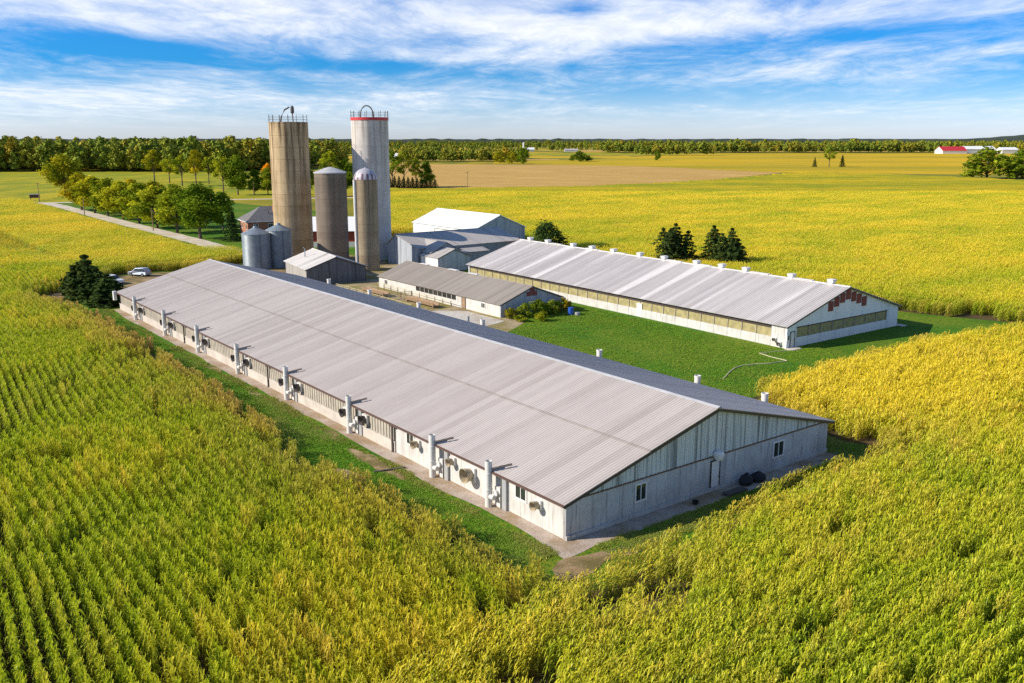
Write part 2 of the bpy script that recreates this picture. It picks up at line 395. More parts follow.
m=MB(); m.box(W1-.2,W1,.25,L1-.25,-.2,E1-.05); m.build('side_wall','concrete_wall',b1)
# near gable: panelled concrete below, streaked steel siding above
m=MB(); m.box(0,W1,.03,.25,-.2,2.72)
x=.0
while x<W1-.1:
    x2=min(x+1.22,W1); m.box(x+.012,x2-.012,0,.028,.33,2.70); x=x2
m.box(0,W1,-.12,.029,-.2,.32)
g=m.build('gable_wall','gable_concrete',b1)
m=MB(); sl=(K1-E1-.08)/(W1/2); n=int(W1/.42)
for k in range(n):
    xa=k*W1/n; xb=(k+1)*W1/n
    for (p,q,off) in ((xa,xa+(xb-xa)*.72,0),(xa+(xb-xa)*.72,xb,.035)):
        zt=[E1-.06+sl*min(t,W1-t) for t in (p,q)]
        m.prism([(p,2.83),(q,2.83),(q,max(zt[1],2.84)),(p,max(zt[0],2.84))],1,-.04-off,.2)
m.build('gable_siding','gable_siding',b1)
m=MB(); m.box(-.02,W1+.02,-.09,.2,2.725,2.825); m.build('trim_band','trim_brown',b1)
m=MB(); m.prism([(0,-.2),(W1,-.2),(W1,E1-.03),(W1/2,K1-.09),(0,E1-.03)],1,L1-.25,L1); m.build('gable_wall','gable_concrete',b1)
rake_trim(b1,W1,E1+.08,K1,-.33,.42,'trim_dark'); rake_trim(b1,W1,E1+.08,K1,L1+.33,.42,'trim_dark')
m=MB(); m.box(-.9,-.44,L1-.1,L1+.5,1.5,2.9); m.build('corner_hood','trim_white',b1)
add_window(b1,'x',6.44,7.38,1.2,2.35,0,-1); add_window(b1,'x',21.9,23.1,1.1,2.25,0,-1)
add_door(b1,'x',14.35,15.25,.34,2.35,0,-1)
m=MB(); m.lathe([(.30,-.35),(.42,-.1),(.42,.15),(.30,.30),(.05,.36)],20); o=m.build('gable_hood','trim_white',b1,True,(14.78,-.32,2.9))
add_window(b1,'y',4.24,5.35,1.42,2.38,0,-1); add_window(b1,'y',19.1,20.1,1.42,2.38,0,-1)
def cone_fan(par,y,z,r,ln,mat='fan_cone',x0=0.0):
    m=MB(); m.tube([(x0-.0,y,z),(x0-.28,y,z),(x0-ln,y,z-.04)],[r*.78,r*.78,r],24,False)
    m.tube([(x0-ln,y,z-.04),(x0-ln+.02,y,z-.04),(x0-.28,y,z),(x0-.1,y,z)],[r,r-.03,r*.74,r*.74],24,False)
    f=m.build('wall_fan',mat,par,True)
    h=MB(); h.box(x0-.2,x0+.0,y-r*.95,y+r*.95,z-r*.95,z+r*.95); h.build('housing','trim_white',f)
    k=MB(); 
    for q in range(5):
        a=2*pi*q/5; c,s=math.cos(a),math.sin(a); e,w=math.cos(a+.5),math.sin(a+.5)
        k.poly([(x0-.24,y,z),(x0-.22,y+r*.7*c,z+r*.7*s),(x0-.28,y+r*.7*e,z+r*.7*w)])
    k.tube([(x0-.3,y,z),(x0-.21,y,z)],.07,10); k.build('fan_blades','dark_metal',f)
    return f
for (y,z,r,ln) in ((2.75,1.72,.34,.65),(10.75,1.52,.58,.8),(13.2,1.82,.33,.6),(18.3,1.85,.34,.65)): cone_fan(b1,y,z,r,ln)
STK=(7.8,15.3,29.2,42.8,56.1,69.3,82.4,96.1)
def exhaust(y,far):
    x=-.62; m=MB(); m.lathe([(.265,0.0),(.265,1.3),(.29,1.31),(.29,1.4),(.265,1.41),(.265,2.5),(.29,2.51),(.29,2.6),(.265,2.61),(.265,3.5),(.24,3.5),(.24,3.0)],20,caps=False)
    p=m.build('exhaust_pipe','pvc',b1,True,(x,y,.0))
    m=MB(); m.tube([(.15,-.55,1.15),(.61,-.55,1.15)],.24,14); m.tube([(0,0,.85),(.05,-.6,.85)],.2,12); m.box(.35,.6,-.9,-.3,.1,1.6); m.build('duct','pvc',p)
    m=MB(); m.tube([(.1,-.3,2.95),(1.25,-1.15,3.3)],.085,6); m.box(.38,.46,-.99,-.92,.05,2.6); m.build('bracket','dark_metal',p)
    m=MB(); m.box(.42,.61,-1.5,-1.0,.02,2.45); m.build('shutter_box','grey_plastic',p)
for y in STK:
    exhaust(y,y>22)
    if y>22:
        for dy,z,r in ((1.55,1.55,.42),(-2.1,1.75,.44)): cone_fan(b1,y+dy,z,r,.62,'dark_metal',-.02)
for y in (22.3,48.6,75.8):
    m=MB(); m.box(-.24,-.11,y-.08,y+.08,0,2.5); m.box(-.42,-.11,y-.4,y+.1,2.36,2.52); m.build('downpipe','dark_metal',b1)
for y in (7.2,15.2,29.3,51.3,66.8,81.1,94.9):
    m=MB(); m.lathe([(.31,0),(.31,3.25),(.34,3.26),(.34,3.42),(.28,3.42),(.28,3.0)],18,caps=False); p=m.build('exhaust_pipe','pvc',b1,True,(W1+.85,y,0))
    m=MB(); m.tube([(-.84,0,1.1),(-.3,0,1.1)],.28,12); m.build('duct','pvc',p)

# ------------------------------------------------------------------ second barn
W2,L2,E2,K2=24.9,72.5,3.0,6.85; RZ2=R(36.3)
b2=empty('curtain_barn',(34.74,113.08,0),RZ2,'long white barn with streaked grey roof, ridge vents and dark red boards on its gable','barn')
gable_roof(b2,W2,L2,E2+.08,K2,'roof_striped',ov=.45,oy=.35,pitch=.4,h=.03)
rake_trim(b2,W2,E2+.08,K2,-.33,.45,'trim_dark',t=.16); rake_trim(b2,W2,E2+.08,K2,L2+.33,.45,'trim_dark')
m=MB()
for (a,b_) in ((0,2.4),): m.box(0,.22,a+.22,b_,-.2,E2-.05)
m.box(.02,.22,2.42,L2-.22,-.2,1.22); y=2.45
while y<L2-.4: m.box(-.015,.018,y+.03,min(y+2.37,L2-.25),.06,1.2); y+=2.4
m.box(W2-.22,W2,.22,L2-.22,-.2,E2-.05); m.build('side_wall','white_wall',b2)
m=MB(); m.box(.08,.2,2.42,L2-.22,1.225,2.35); m.build('curtain','amber_curtain',b2)
m=MB(); m.box(.02,.2,2.42,L2-.22,2.355,2.6); m.box(0,.2,2.42,L2-.22,2.6,E2-.05); m.build('header','trim_dark',b2)
y=2.45
while y<L2: m=MB(); m.box(-.02,.075,y-.045,y+.045,1.225,2.35); m.build('curtain_post','curtain',b2); y+=2.4
m=MB(); sl=(K2-E2)/(W2/2)
m.prism([(0,2.62),(W2,2.62),(W2,E2-.04),(W2/2,K2-.09),(0,E2-.04)],1,0,.22)
m.box(0,1.98,0,.22,-.2,2.615); m.box(22.12,W2,0,.22,-.2,2.615); m.box(2.0,22.1,.03,.22,-.2,1.2); x=2.0
while x<22: m.box(x+.03,x+2.48,0,.028,.06,1.18); x+=2.51
m.build('gable_wall','white_siding',b2)
m=MB(); m.box(2.0,22.1,.08,.2,1.205,2.5); m.build('curtain','amber_curtain',b2)
x=2.0
while x<22.2: m=MB(); m.box(x-.045,x+.045,-.02,.075,1.205,2.5); m.build('curtain_post','curtain',b2); x+=2.51
m=MB(); m.box(1.9,22.2,-.07,.2,2.505,2.61); m.build('trim_band','trim_dark',b2)
m=MB(); m.prism([(0,-.2),(W2,-.2),(W2,E2-.04),(W2/2,K2-.09),(0,E2-.04)],1,L2-.22,L2); m.build('gable_wall','white_siding',b2)
for k in range(7):
    x=8.3+k*1.25; xc=x+.5; top=E2+sl*min(xc,W2-xc)-.42-(.1 if k in (0,6) else 0)
    m=MB(); m.box(x,x+1.06,-.07,-.003,top-1.3,top); m.build('gable_board','louvre_red',b2)
add_door(b2,'x',.75,1.5,.1,2.05,0,-1); add_window(b2,'x',.2,.5,1.1,1.7,0,-1,mull=0)
for (y,z,r) in ((1.0,.55,.25),(1.75,1.0,.22)): cone_fan(b2,y,z,r,.4,'dark_metal')
m=MB(); m.box(-.05,0,26.0,27.1,.1,2.1); m.build('door','trim_white',b2)
for px in (2.6,9.1,17.2,21.8,26.9,33.9,39.5,46.0,51.6,56.8,64.2,69.6):
    m=MB(); m.box(-.28,.28,-.28,.28,-.35,.22); m.box(-.4,.4,-.4,.4,.225,.34); m.prism([(-.4,.34),(.4,.34),(.5,.66),(-.5,.66)],1,-.45,.45)
    m.build('ridge_vent','trim_white',b2,False,(W2/2,px,K2))
for y in (5.5,13,24,30,43,50,60): m=MB(); m.box(W2/2-.3,W2/2+.3,y,y+3.2,K2+.085,K2+.16); m.build('ridge_flashing','trim_white',b2)
for (x0,x1,y0,y1) in ((-.3,1.6,-1.2,-.02),(W2+.01,W2+1.2,-.9,.6)): m=MB(); m.box(x0,x1,y0,y1,-.1,.12); m.build('footing','concrete_wall',b2)

# ------------------------------------------------------------------ low barn in the middle
bm=empty('low_barn',(-1.68,133.7,0),RZ,'low old barn with plain brown roof and bluish gable between the two long barns','barn')
W3,L3,E3,K3=11.9,36.5,2.1,4.25
walls(bm,W3,L3,E3,K3,'white_wall','blue_siding'); gable_roof(bm,W3,L3,E3,K3,'roof_brown',ov=.3,oy=.25,pitch=.5,h=.02,capmat='roof_brown'); rake_trim(bm,W3,E3,K3,-.24,.3,'trim_dark',t=.12)
m=MB(); m.box(4.9,5.75,-.04,0,2.75,3.4); m.box(5.85,6.9,-.04,0,2.75,3.4); m.box(5.5,6.4,-.04,0,3.42,3.9); m.build('loft_hatch','louvre_red',bm)
for y in (4.0,33.5): add_window(bm,'y',y,y+.9,.9,1.6,0,-1)
for k in range(9): add_window(bm,'y',12.0+k*1.35,12.9+k*1.35,1.2,1.72,0,-1,'trim_dark',0)
add_door(bm,'y',9.2,10.1,.05,1.85,0,-1,'wood',False)
m=MB(); m.box(8.2,10.4,-.02,0,.4,.46); m.build('trim_band','blue_siding',bm)
for y in (14,20,29): m=MB(); m.box(W3/2-.35,W3/2+.35,y,y+2.6,K3+.08,K3+.14); m.build('ridge_flashing','trim_white',bm)

# small annex in front of the cross barn
bs=empty('gabled_annex',(-14.7,181.0,0),RZ,'small gabled annex with weathered bluish gable wedged in front of the grey roofed barn','shed')
walls(bs,7.8,6.5,2.95,4.45,'white_siding_side','blue_siding',back=True); gable_roof(bs,7.8,6.5,2.95,4.45,'roof_grey',ov=.25,oy=.25,pitch=.5,h=.02,capmat='roof_grey'); rake_trim(bs,7.8,2.95,4.45,-.24,.25,'trim_dark',t=.12)

# cross barn behind: ridge along v (local y), near slope faces the yard
bc=empty('cross_barn',(1.75,203.2,0),RZ+pi/2,'grey roofed cross barn between the silos and the white roofed barn','barn')
# local x runs along U (away), local y runs along -V (to the left)
W4,L4,E4,K4=12.0,26.6,4.2,6.35
walls(bc,W4,L4,E4,K4,'blue_siding_side','blue_siding',mid=8.6); gable_roof(bc,W4,L4,E4,K4,'roof_grey',ov=.35,oy=.3,pitch=.5,h=.02,mid=8.6,capmat='roof_grey')
rake_trim(bc,W4,E4,K4,-.28,.35,'trim_dark',8.6,.14)
# cross gable towards the yard at the left end
m=MB(); y0,y1=18.2,25.4; ym=(y0+y1)/2
m.prism([(y0,-.1),(y1,-.1),(y1,3.6),(ym,5.3),(y0,3.6)],0,-3.4,1.0); m.build('wing_wall','blue_siding_side',bc)
m=MB()
for s in (-1,1):
    e=ym+s*(y1-ym+.35); m.prism([(e,3.5),(ym,5.42),(ym,5.34),(e,3.42)] if s>0 else [(e,3.5),(e,3.42),(ym,5.34),(ym,5.42)],0,-3.7,5.0)
m.build('wing_roof','roof_grey',bc)
m=MB(); m.box(-3.2,0.0,11.0,18.15,-.1,2.9); m.build('lean_to_wall','blue_siding_side',bc)
m=MB(); m.prism([(-3.5,2.88),(.05,3.62),(.05,3.7),(-3.5,2.96)],1,10.8,18.15); m.build('lean_to_roof','roof_grey',bc)

# white roofed machine barn
bw=empty('machine_barn',(-9.1,217.8,0),RZ,'tall machine barn with bright white roof behind the grey cross barn','barn')
W5,L5,E5,K5=15.5,27.5,4.95,8.1
walls(bw,W5,L5,E5,K5,'white_siding_side','blue_siding'); gable_roof(bw,W5,L5,E5,K5,'roof_white',ov=.3,oy=.25,pitch=.5,h=.02,capmat='roof_white'); rake_trim(bw,W5,E5,K5,-.24,.3,'trim_white',t=.12)
m=MB(); m.box(-.06,0,8,17,.05,4.0); o=m.build('door','white_siding_side',bw)
m=MB(); m.box(-.1,-.061,7.9,17.1,4.0,4.14); m.box(-.1,-.061,16.95,17.1,.05,4.0); m.build('door_track','trim_dark',o)

# yard shed by the bins
by=empty('yard_shed',(-37.3,164.8,0),math.atan2(.48,.877),'small patched roof shed with dark board gable standing in front of the tan silo','shed')
W6,L6,E6,K6=11.3,14.2,2.95,4.95
walls(by,W6,L6,E6,K6,'dark_boards_side','dark_boards'); gable_roof(by,W6,L6,E6,K6,'roof_shed',ov=.35,oy=.3,pitch=.5,h=.02,capmat='roof_shed'); rake_trim(by,W6,E6,K6,-.28,.35,'trim_dark',t=.14)
m=MB(); m.box(2.2,5.0,-.06,0,.05,2.3); m.build('door','dark_boards',by)
m=MB(); m.tube([(2.6,9.5,4.0),(2.6,9.5,5.6),(2.3,9.5,5.8)],.10,8); m.build('flue','galvanised',by)

# red barn glimpsed between the silos
br=empty('red_barn',(-56.5,224,0),R(3),'red walled barn with white metal roof glimpsed between the silos','barn')
m=MB(); m.box(0,18.5,0,10,-.1,1.35); m.build('base_wall','trim_white',br)
m=MB(); m.box(.05,18.45,.05,9.95,1.352,4.1); m.prism([(0.05,4.1),(9.95,4.1),(5,6.9)],0,.05,18.45); m.build('side_wall','barn_red',br)
m=MB(); m.prism([(-.4,3.9),(5,7.0),(10.4,3.9),(10.4,4.0),(5,7.1),(-.4,4.0)],0,-.3,18.8); m.build('roof','roof_white',br)

# brick house with hipped roof
bh=empty('brick_house',(-72.6,252.5,0),R(28),'brick farmhouse with grey hipped roof beside the driveway trees','house')
m=MB(); m.box(0,13,0,11,-.1,3.9); m.build('wall','brick',bh)
m=MB(); e=.5; A=[(-e,-e,3.8),(13+e,-e,3.8),(13+e,11+e,3.8),(-e,11+e,3.8)]; r0,r1=(4.8,5.5,7.5),(8.2,5.5,7.5)
m.poly([A[0],A[1],r1,r0]); m.poly([A[1],A[2],r1]); m.poly([A[2],A[3],r0,r1]); m.poly([A[3],A[0],r0]); m.poly(A[::-1]); ro=m.build('roof','shingles',bh)
m=MB(); m.box(7.8,8.6,3.0,3.8,5.0,8.0); m.build('chimney','brick',ro)
m=MB(); m.lathe([(.12,-.4),(.12,.6)],10); m.build('vent_pipe','dark_metal',ro,loc=(6.4,2.6,5.9))
m=MB(); m.box(-.62,-.505,-.6,11.6,3.62,3.82); m.box(-.6,13.6,-.62,-.505,3.62,3.82); m.build('gutter','trim_white',bh)
for x in (1.5,5.6,9.8): add_window(bh,'x',x,x+1.2,1.6,3.0,0,-1)
for y in (1.5,6.5): add_window(bh,'y',y,y+1.2,1.6,3.0,0,-1)

# ------------------------------------------------------------------ silos and bins
def silo(name,x,y,r,h,mat,label,band,groove=.05):
    t=empty(name,(x,y,0),0,label,'silo'); prof=[]; z=-.2
    while z<h-.05:
        z2=min(z+band,h); prof+= [(r,z),(r,z2-.09),(r-groove,z2-.06),(r-groove,z2-.03)]; z=z2
    prof.append((r,h)); m=MB(); m.lathe(prof,64); m.build('shaft',mat,t,True); return t
def rail(t,r,h,n,ht=1.1,skip=0):
    m=MB()
    for k in range(n):
        a=2*pi*k/n; m.tube([(r*math.cos(a),r*math.sin(a),h-.1),(r*math.cos(a),r*math.sin(a),h+ht)],.05,5)
    for zz in (.55,1.05):
        m.tube([(r*math.cos(2*pi*k/40),r*math.sin(2*pi*k/40),h+zz) for k in range(41)],.022,5,False)
    m.build('railing','dark_metal',t)
s1=silo('concrete_silo',-47.6,200.0,4.1,29.5,'silo_tan','tall tan concrete silo with dark stains running down from its open railed top',2.45)
rail(s1,4.02,29.5,14,1.5)
m=MB(); m.tube([(-1.6,-.5,28.5),(-1.3,-.4,30.6),(-.6,-.2,32.0),(.4,0,32.6)],.16,8); m.build('filler_pipe','dark_metal',s1)
m=MB(); m.tube([(1.1,0,29),(1.0,0,31.3)],.12,6); m.lathe([(.1,31.2),(.42,31.5),(.36,32.6),(.15,32.9)],12,(1.0,0,0)); m.build('spout','dark_metal',s1)
s2=silo('concrete_silo',-30.7,202.8,3.98,30.5,'silo_white','tallest silo, whitish with a red rim and looped pipe on top',1.9,.03)
m=MB(); m.lathe([(3.99,29.9),(4.07,29.91),(4.07,30.52),(3.85,30.52)],64,caps=False); m.build('red_rim',M['roof_red'],s2)
rail(s2,4.0,30.5,16,1.4)
m=MB(); pts=[(-1.9+0*k,0,30) for k in range(1)]+[( -.55+1.35*math.cos(pi-pi*k/12),0,31.1+1.9*math.sin(pi*k/12)) for k in range(13)]+[(.9,0,30)]
m.tube(pts,.13,8); m.build('filler_pipe','dark_metal',s2)
s3=silo('concrete_silo',-38.0,194.2,3.3,19.15,'silo_grey','shorter grey brown silo with a shallow pale cap between the two tall silos',1.4,.03)
m=MB(); m.lathe([(3.42,19.05),(3.42,19.25),(1.2,20.05),(.3,20.3)],48); m.build('cap','galvanised_pale',s3,True)
s4=silo('concrete_silo',-29.2,185.0,2.31,18.2,'silo_brown','slim brown silo with striped metal dome standing before the tallest silo',1.6,.03)
m=MB(); m.lathe([(2.34*math.cos(t),2.2*math.sin(t)) for t in [k*pi/2/10 for k in range(10)]]+[(.12,2.34)],48); m.build('dome','dome_panels',s4,True,(0,0,18.15))
m=MB(); m.tube([(-2.0,-1.45,0),(-2.0,-1.45,18.1)],.3,12); m.build('chute','pvc',s4)
m=MB()
for dx in (-.2,.2): m.tube([(1.0+dx,-2.5,0),(1.0+dx,-2.5,17.8)],.03,4)
for k in range(56): m.tube([(.8,-2.5,.6+k*.3),(1.2,-2.5,.6+k*.3)],.018,4)
m.build('ladder','dark_metal',s4)
def bin_(x,y,r,h,label):
    t=empty('grain_bin',(x,y,0),0,label,'grain bin','grain bins beside the silos')
    prof=[];k=0;z=0
    while z<h-.01: prof+= [(r,z),(r+.035,z+.1)]; z+=.2
    prof.append((r,h)); m=MB(); m.lathe(prof,48); m.build('wall','galvanised',t,True)
    m=MB(); m.lathe([(r+.12,h-.06),(r+.1,h+.05),(.5,h+r*.42),(.42,h+r*.42+.3),(.05,h+r*.42+.36)],24); m.build('roof','galvanised',t)
    m=MB()
    for dx in (-.2,.2): m.tube([(r*.5+dx,-r*.9,.2),(r*.5+dx,-r*.9,h+.5)],.03,4)
    for k in range(int(h/.35)): m.tube([(r*.5-.2,-r*.9,.5+k*.35),(r*.5+.2,-r*.9,.5+k*.35)],.02,4)
    m.build('ladder','dark_metal',t)
bin_(-52.3,187.0,2.78,7.2,'galvanised steel grain bin with conical roof, farther from the tan silo')
bin_(-48.4,190.2,2.6,7.6,'galvanised steel grain bin with conical roof, touching the tan silo in view')
# ------------------------------------------------------------------ ground sheets
def ground(name,pts,z,mat,label,cat='ground',skirt=0):
    m=MB(); m.poly([(p[0],p[1],z) for p in pts])
    o=m.build(name,mat)
    bm_=__import__('bmesh').new(); bm_.from_mesh(o.data); __import__('bmesh').ops.triangulate(bm_,faces=bm_.faces[:])
    for f in bm_.faces:
        if f.normal.z<0: f.normal_flip()
    bm_.to_mesh(o.data); bm_.free()
    return tag(o,label,cat,kind='structure')
def wob(pts,amp,step,seed,closed=True):
    """subdivide an outline and make it wander a little"""
    out=[]; n=len(pts)
    for i in range(n if closed else n-1):
        a=Vector(pts[i][:2]); b=Vector(pts[(i+1)%n][:2]); k=max(1,int((b-a).length/step))
        for j in range(k):
            p=a.lerp(b,j/k); q=noise.noise_vector(Vector((p.x/ (step*2.2),p.y/(step*2.2),seed)))
            out.append((p.x+q.x*amp,p.y+q.y*amp))
    if not closed: out.append(tuple(pts[-1][:2]))
    return out
ground('ground',[(16000*math.cos(2*pi*k/64),16000*math.sin(2*pi*k/64)) for k in range(64)],0,'far_ground','flat golden farmland running out to the horizon')
YARD_W=[(-77.5,166.5),(-77.5,176),(-72,182),(-63,184),(-57,197),(-60,208)]
ROAD=[(-66,215.5),(-80.7,236.5),(-100.8,262.6),(-125.8,294.9),(-149.8,327.),(-179.6,366.7),(-194,384)]
LEFT_EDGE=[(-5.6,-4.8),(-1,-5.1),(6,-5.2),(11,-5.9),(19,-6.0),(22.5,-7.8),(26,-7.2),(36,-6.5),(47,-6.0),(56,-5.5),(77,-5.0),(93,-5.3),(106,-6.0),(114,-7),(119,-9),(125,-8)]
RIGHT_EDGE=[(11.5,35.4),(6.4,33.8),(.6,32.4),(-3.2,34.2),(-4.4,29.5),(-3.8,22),(-4.0,16.6),(-4.9,8.7),(-5.8,2),(-6.2,-2.5)]
FAR_RIGHT=[(14,205),(25,181),(43.5,157.6),(60.5,138.5),(66.6,133.7),(73.7,129.1),(99,110)]
NEAR_RIGHT=[(97,106),(70.3,122.9),(59.5,118.7),(48.2,110.7),(39.4,103.6),(31.7,97.7),(24.3,90.3)]
yard=[UV(*p)[:2] for p in LEFT_EDGE]+YARD_W+[(-63.5,213)]+ [(x-3.5,y-2.) for x,y in ROAD[1:-1]]+[(-190,388)] +[(-150,420),(-62,330),(-45,252),(-31,250),(-10,247),(4,230)]+FAR_RIGHT+NEAR_RIGHT+[UV(*p)[:2] for p in RIGHT_EDGE]
lawn=ground('lawn',wob(yard,.5,3,3.),.012,'lawn','mown green grass between and around the barns','lawn')
field_soil=[(-26,20),(60,20),(150,60),(160,140),(140,330),(100,440),(-80,440),(-45,252),(4,232),(20,190),(60,140),(30,60),(0,40),(-20,50)]
ground('field_soil',[(-75,18),(75,18),(300,420),(-60,420),(-45,252),(-31,250),(-10,247),(4,230)]+FAR_RIGHT[:-1]+[(75,128)]+NEAR_RIGHT[1:]+[UV(*p)[:2] for p in RIGHT_EDGE]+[UV(*p)[:2] for p in LEFT_EDGE]+YARD_W+[(-66,212)]+[(x-4.5,y-3) for x,y in ROAD[1:]]+[(-260,384)],.006,'soil','brown soil of the maize fields under the crop','soil')
def ribbon(pts,w,seed,amp=.25,step=2.):
    P=[Vector(p[:2]) for p in pts]; l=[];r=[]
    Q=[]
    for a,b in zip(P[:-1],P[1:]):
        k=max(1,int((b-a).length/step))
        Q+=[a.lerp(b,j/k) for j in range(k)]
    Q.append(P[-1])
    for i,p in enumerate(Q):
        d=(Q[min(i+1,len(Q)-1)]-Q[max(i-1,0)]).normalized(); n=Vector((-d.y,d.x)); ww=(w(i/(len(Q)-1)) if callable(w) else w)/2
        l.append(p+n*(ww+amp*noise.noise(Vector((p.x*.3,p.y*.3,seed))))); r.append(p-n*(ww+amp*noise.noise(Vector((p.x*.3,p.y*.3,seed+5)))))
    return [(q.x,q.y) for q in l]+[(q.x,q.y) for q in reversed(r)]
ground('driveway',ribbon([(-60.5,205),(-64,212.5)]+ROAD[1:],5.4,1.),.024,'gravel','pale gravel driveway running along the tree row to the road','driveway')
ground('road',ribbon([(-330,352),(-250,370),(-194,385),(-170,393),(-60,424)],6,2.),.02,'gravel','pale gravel country road crossing at the end of the driveway','road')
ground('yard',wob([(-79,152.5),(-78,162),(-77.5,175),(-71,181),(-62.5,183),(-55.5,196),(-58,207),(-42,215),(-26,196),(-34,172),(-36,158),(-60.8,141.5),(-66,150),(-72,150)],.6,3,4),.018,'dirt','tan gravel yard behind the far end of the long barn','yard')
ground('gravel_strip',wob([UV(-1.9,-1.9)[:2]]+[UV(u,-1.45+.5*noise.noise(Vector((u*.11,0,0))))[:2] for u in range(2,106,4)]+[UV(107,-1.0)[:2],UV(107,.3)[:2],UV(0.2,.3)[:2],UV(.2,29.5)[:2],UV(-1.9,30.2)[:2],UV(-1.7,15)[:2]],.28,1.5,5),.026,'gravel_grey','narrow pinkish gravel strip along the long barn','gravel strip')
ground('bare_patch',wob([UV(-2.2,-3.6)[:2],UV(-2.6,4)[:2],UV(-3.9,4)[:2],UV(-4.3,0)[:2],UV(-4.9,-2.6)[:2],UV(-4.2,-4.2)[:2]],.8,1.0,6),.03,'dirt','bare straw coloured soil at the near barn corner','soil')
for k,(u,v,a,b_) in enumerate(((20.5,-2.7,5.0,.75),(19.5,-6.0,2.2,1.0),(46,-2.3,2.6,.6),(60,-2.0,2.2,.6),(30,-2.6,2.5,.7))):
    ground('bare_patch',wob([UV(u+a*math.cos(t),v+b_*math.sin(t))[:2] for t in [2*pi*q/14 for q in range(14)]],.5,1,20+k),.034+.004*k,'dirt','worn straw coloured patch in the grass strip beside exhaust pipe number '+str(k) if 0 else ['long worn tan patch where the white wall meets the curtain wall','small bare patch at the edge of the crop','thin worn patch by the fourth exhaust pipe','thin worn patch by the fifth exhaust pipe','thin worn patch by the third exhaust pipe'][k],'soil')
ground('silo_yard',wob([(-46,171),(-31,159),(-24,163),(-11,180),(-15,193),(-26,197),(-34,195),(-46,194)],.5,3,12),.015,'manure_yard','dirty packed yard around the silos','yard')
ground('manure_yard',wob([UV(106,30.5)[:2],UV(56,30.5)[:2],UV(55,36)[:2],UV(60,44)[:2],UV(102,43)[:2],UV(108,37)[:2]],.3,3,8),.022,'manure_yard','brown dirty stock yard between the long barn and the low barn','yard')
ground('concrete_pad',wob([UV(60,33.5)[:2],UV(62,41.8)[:2],UV(72,42)[:2],UV(75,39)[:2],UV(76,33.4)[:2]],.3,2,9),.034,'pad','pale concrete pad beside the low barn','pad')
ground('stubble_field',[(-62,478),(-38,488),(24,506),(84,553),(119,590),(215,735),(126,905),(50,960),(-80,980),(-140,1010),(-130,760)],.02,'stubble','tan harvested stubble field beyond the yellow crop','field')
ground('soybean_field',[(-20,1000),(50,962),(127,907),(217,737),(235,735),(520,640),(900,900),(1000,1700),(400,1740),(180,1400),(90,1180),(-20,1120)],.016,'soybean','golden soybean field behind the stubble','field')
ground('pasture',[(-600,470),(-290,392),(-194,390),(-100,425),(-62,470),(-110,720),(-250,760),(-620,760)],.008,'pasture','yellow green pasture in front of the far wood','field')
for k,(x0,x1,y0,y1,mt,l) in enumerate(((-150,60,1160,1230,'stubble','pale tan strip field between the far woods'),(-420,180,1310,1460,'soybean','golden strip field beyond the middle wood'),(-700,300,1560,1760,'pasture','light green strip field far out on the plain'),(150,900,1960,2240,'stubble','tan strip field behind the long dark wood'),(-900,-100,2120,2500,'soybean','farthest golden strip field on the plain'))):
    ground('strip_field',[(x0,y0),(x1,y0+15),(x1,y1),(x0,y1-20)],.02,mt,l,'field')

# ------------------------------------------------------------------ scattered stuff
def in_poly(P,poly):
    x,y=P[:,0],P[:,1]; r=np.zeros(len(P),bool); n=len(poly); j=n-1
    for i in range(n):
        xi,yi=poly[i][:2]; xj,yj=poly[j][:2]
        if yi!=yj: r^=((yi>y)!=(yj>y))&(x<(xj-xi)*(y-yi)/(yj-yi)+xi)
        j=i
    return r
def poly_dist(P,poly):
    d=np.full(len(P),1e9); n=len(poly)
    for i in range(n):
        a=np.array(poly[i][:2]); b=np.array(poly[(i+1)%n][:2]); ab=b-a; L=(ab@ab)
        if L<1e-9: continue
        t=np.clip(((P-a)@ab)/L,0,1); d=np.minimum(d,np.hypot(*(P-(a+t[:,None]*ab)).T))
    return d
def vnoise(P,scale,seed,octv=3):
    """smooth value noise, about -1..1"""
    out=np.zeros(len(P)); amp=1;tot=0
    g=np.random.default_rng(seed)
    for o in range(octv):
        T=g.random((64,64))*2-1; q=P/scale*(2**o)+g.random(2)*50; i=np.floor(q).astype(int); f=q-i; f=f*f*(3-2*f)
        a=T[i[:,0]%64,i[:,1]%64]; b=T[(i[:,0]+1)%64,i[:,1]%64]; c=T[i[:,0]%64,(i[:,1]+1)%64]; d=T[(i[:,0]+1)%64,(i[:,1]+1)%64]
        out+=amp*((a*(1-f[:,0])+b*f[:,0])*(1-f[:,1])+(c*(1-f[:,0])+d*f[:,0])*f[:,1]); tot+=amp; amp*=.5
    return out/tot*1.6
def proto(name,mb,mats,smooth=False):
    me=bpy.data.meshes.new(name); me.from_pydata(mb.v,[],mb.f); me.update()
    if mb.tone is not None:
        at=me.attributes.new('tone','FLOAT','FACE'); at.data.foreach_set('value',mb.tone)
    for mm in (mats if isinstance(mats,list) else [mats]): me.materials.append(M[mm])
    return bpy.data.objects.new(name,me)
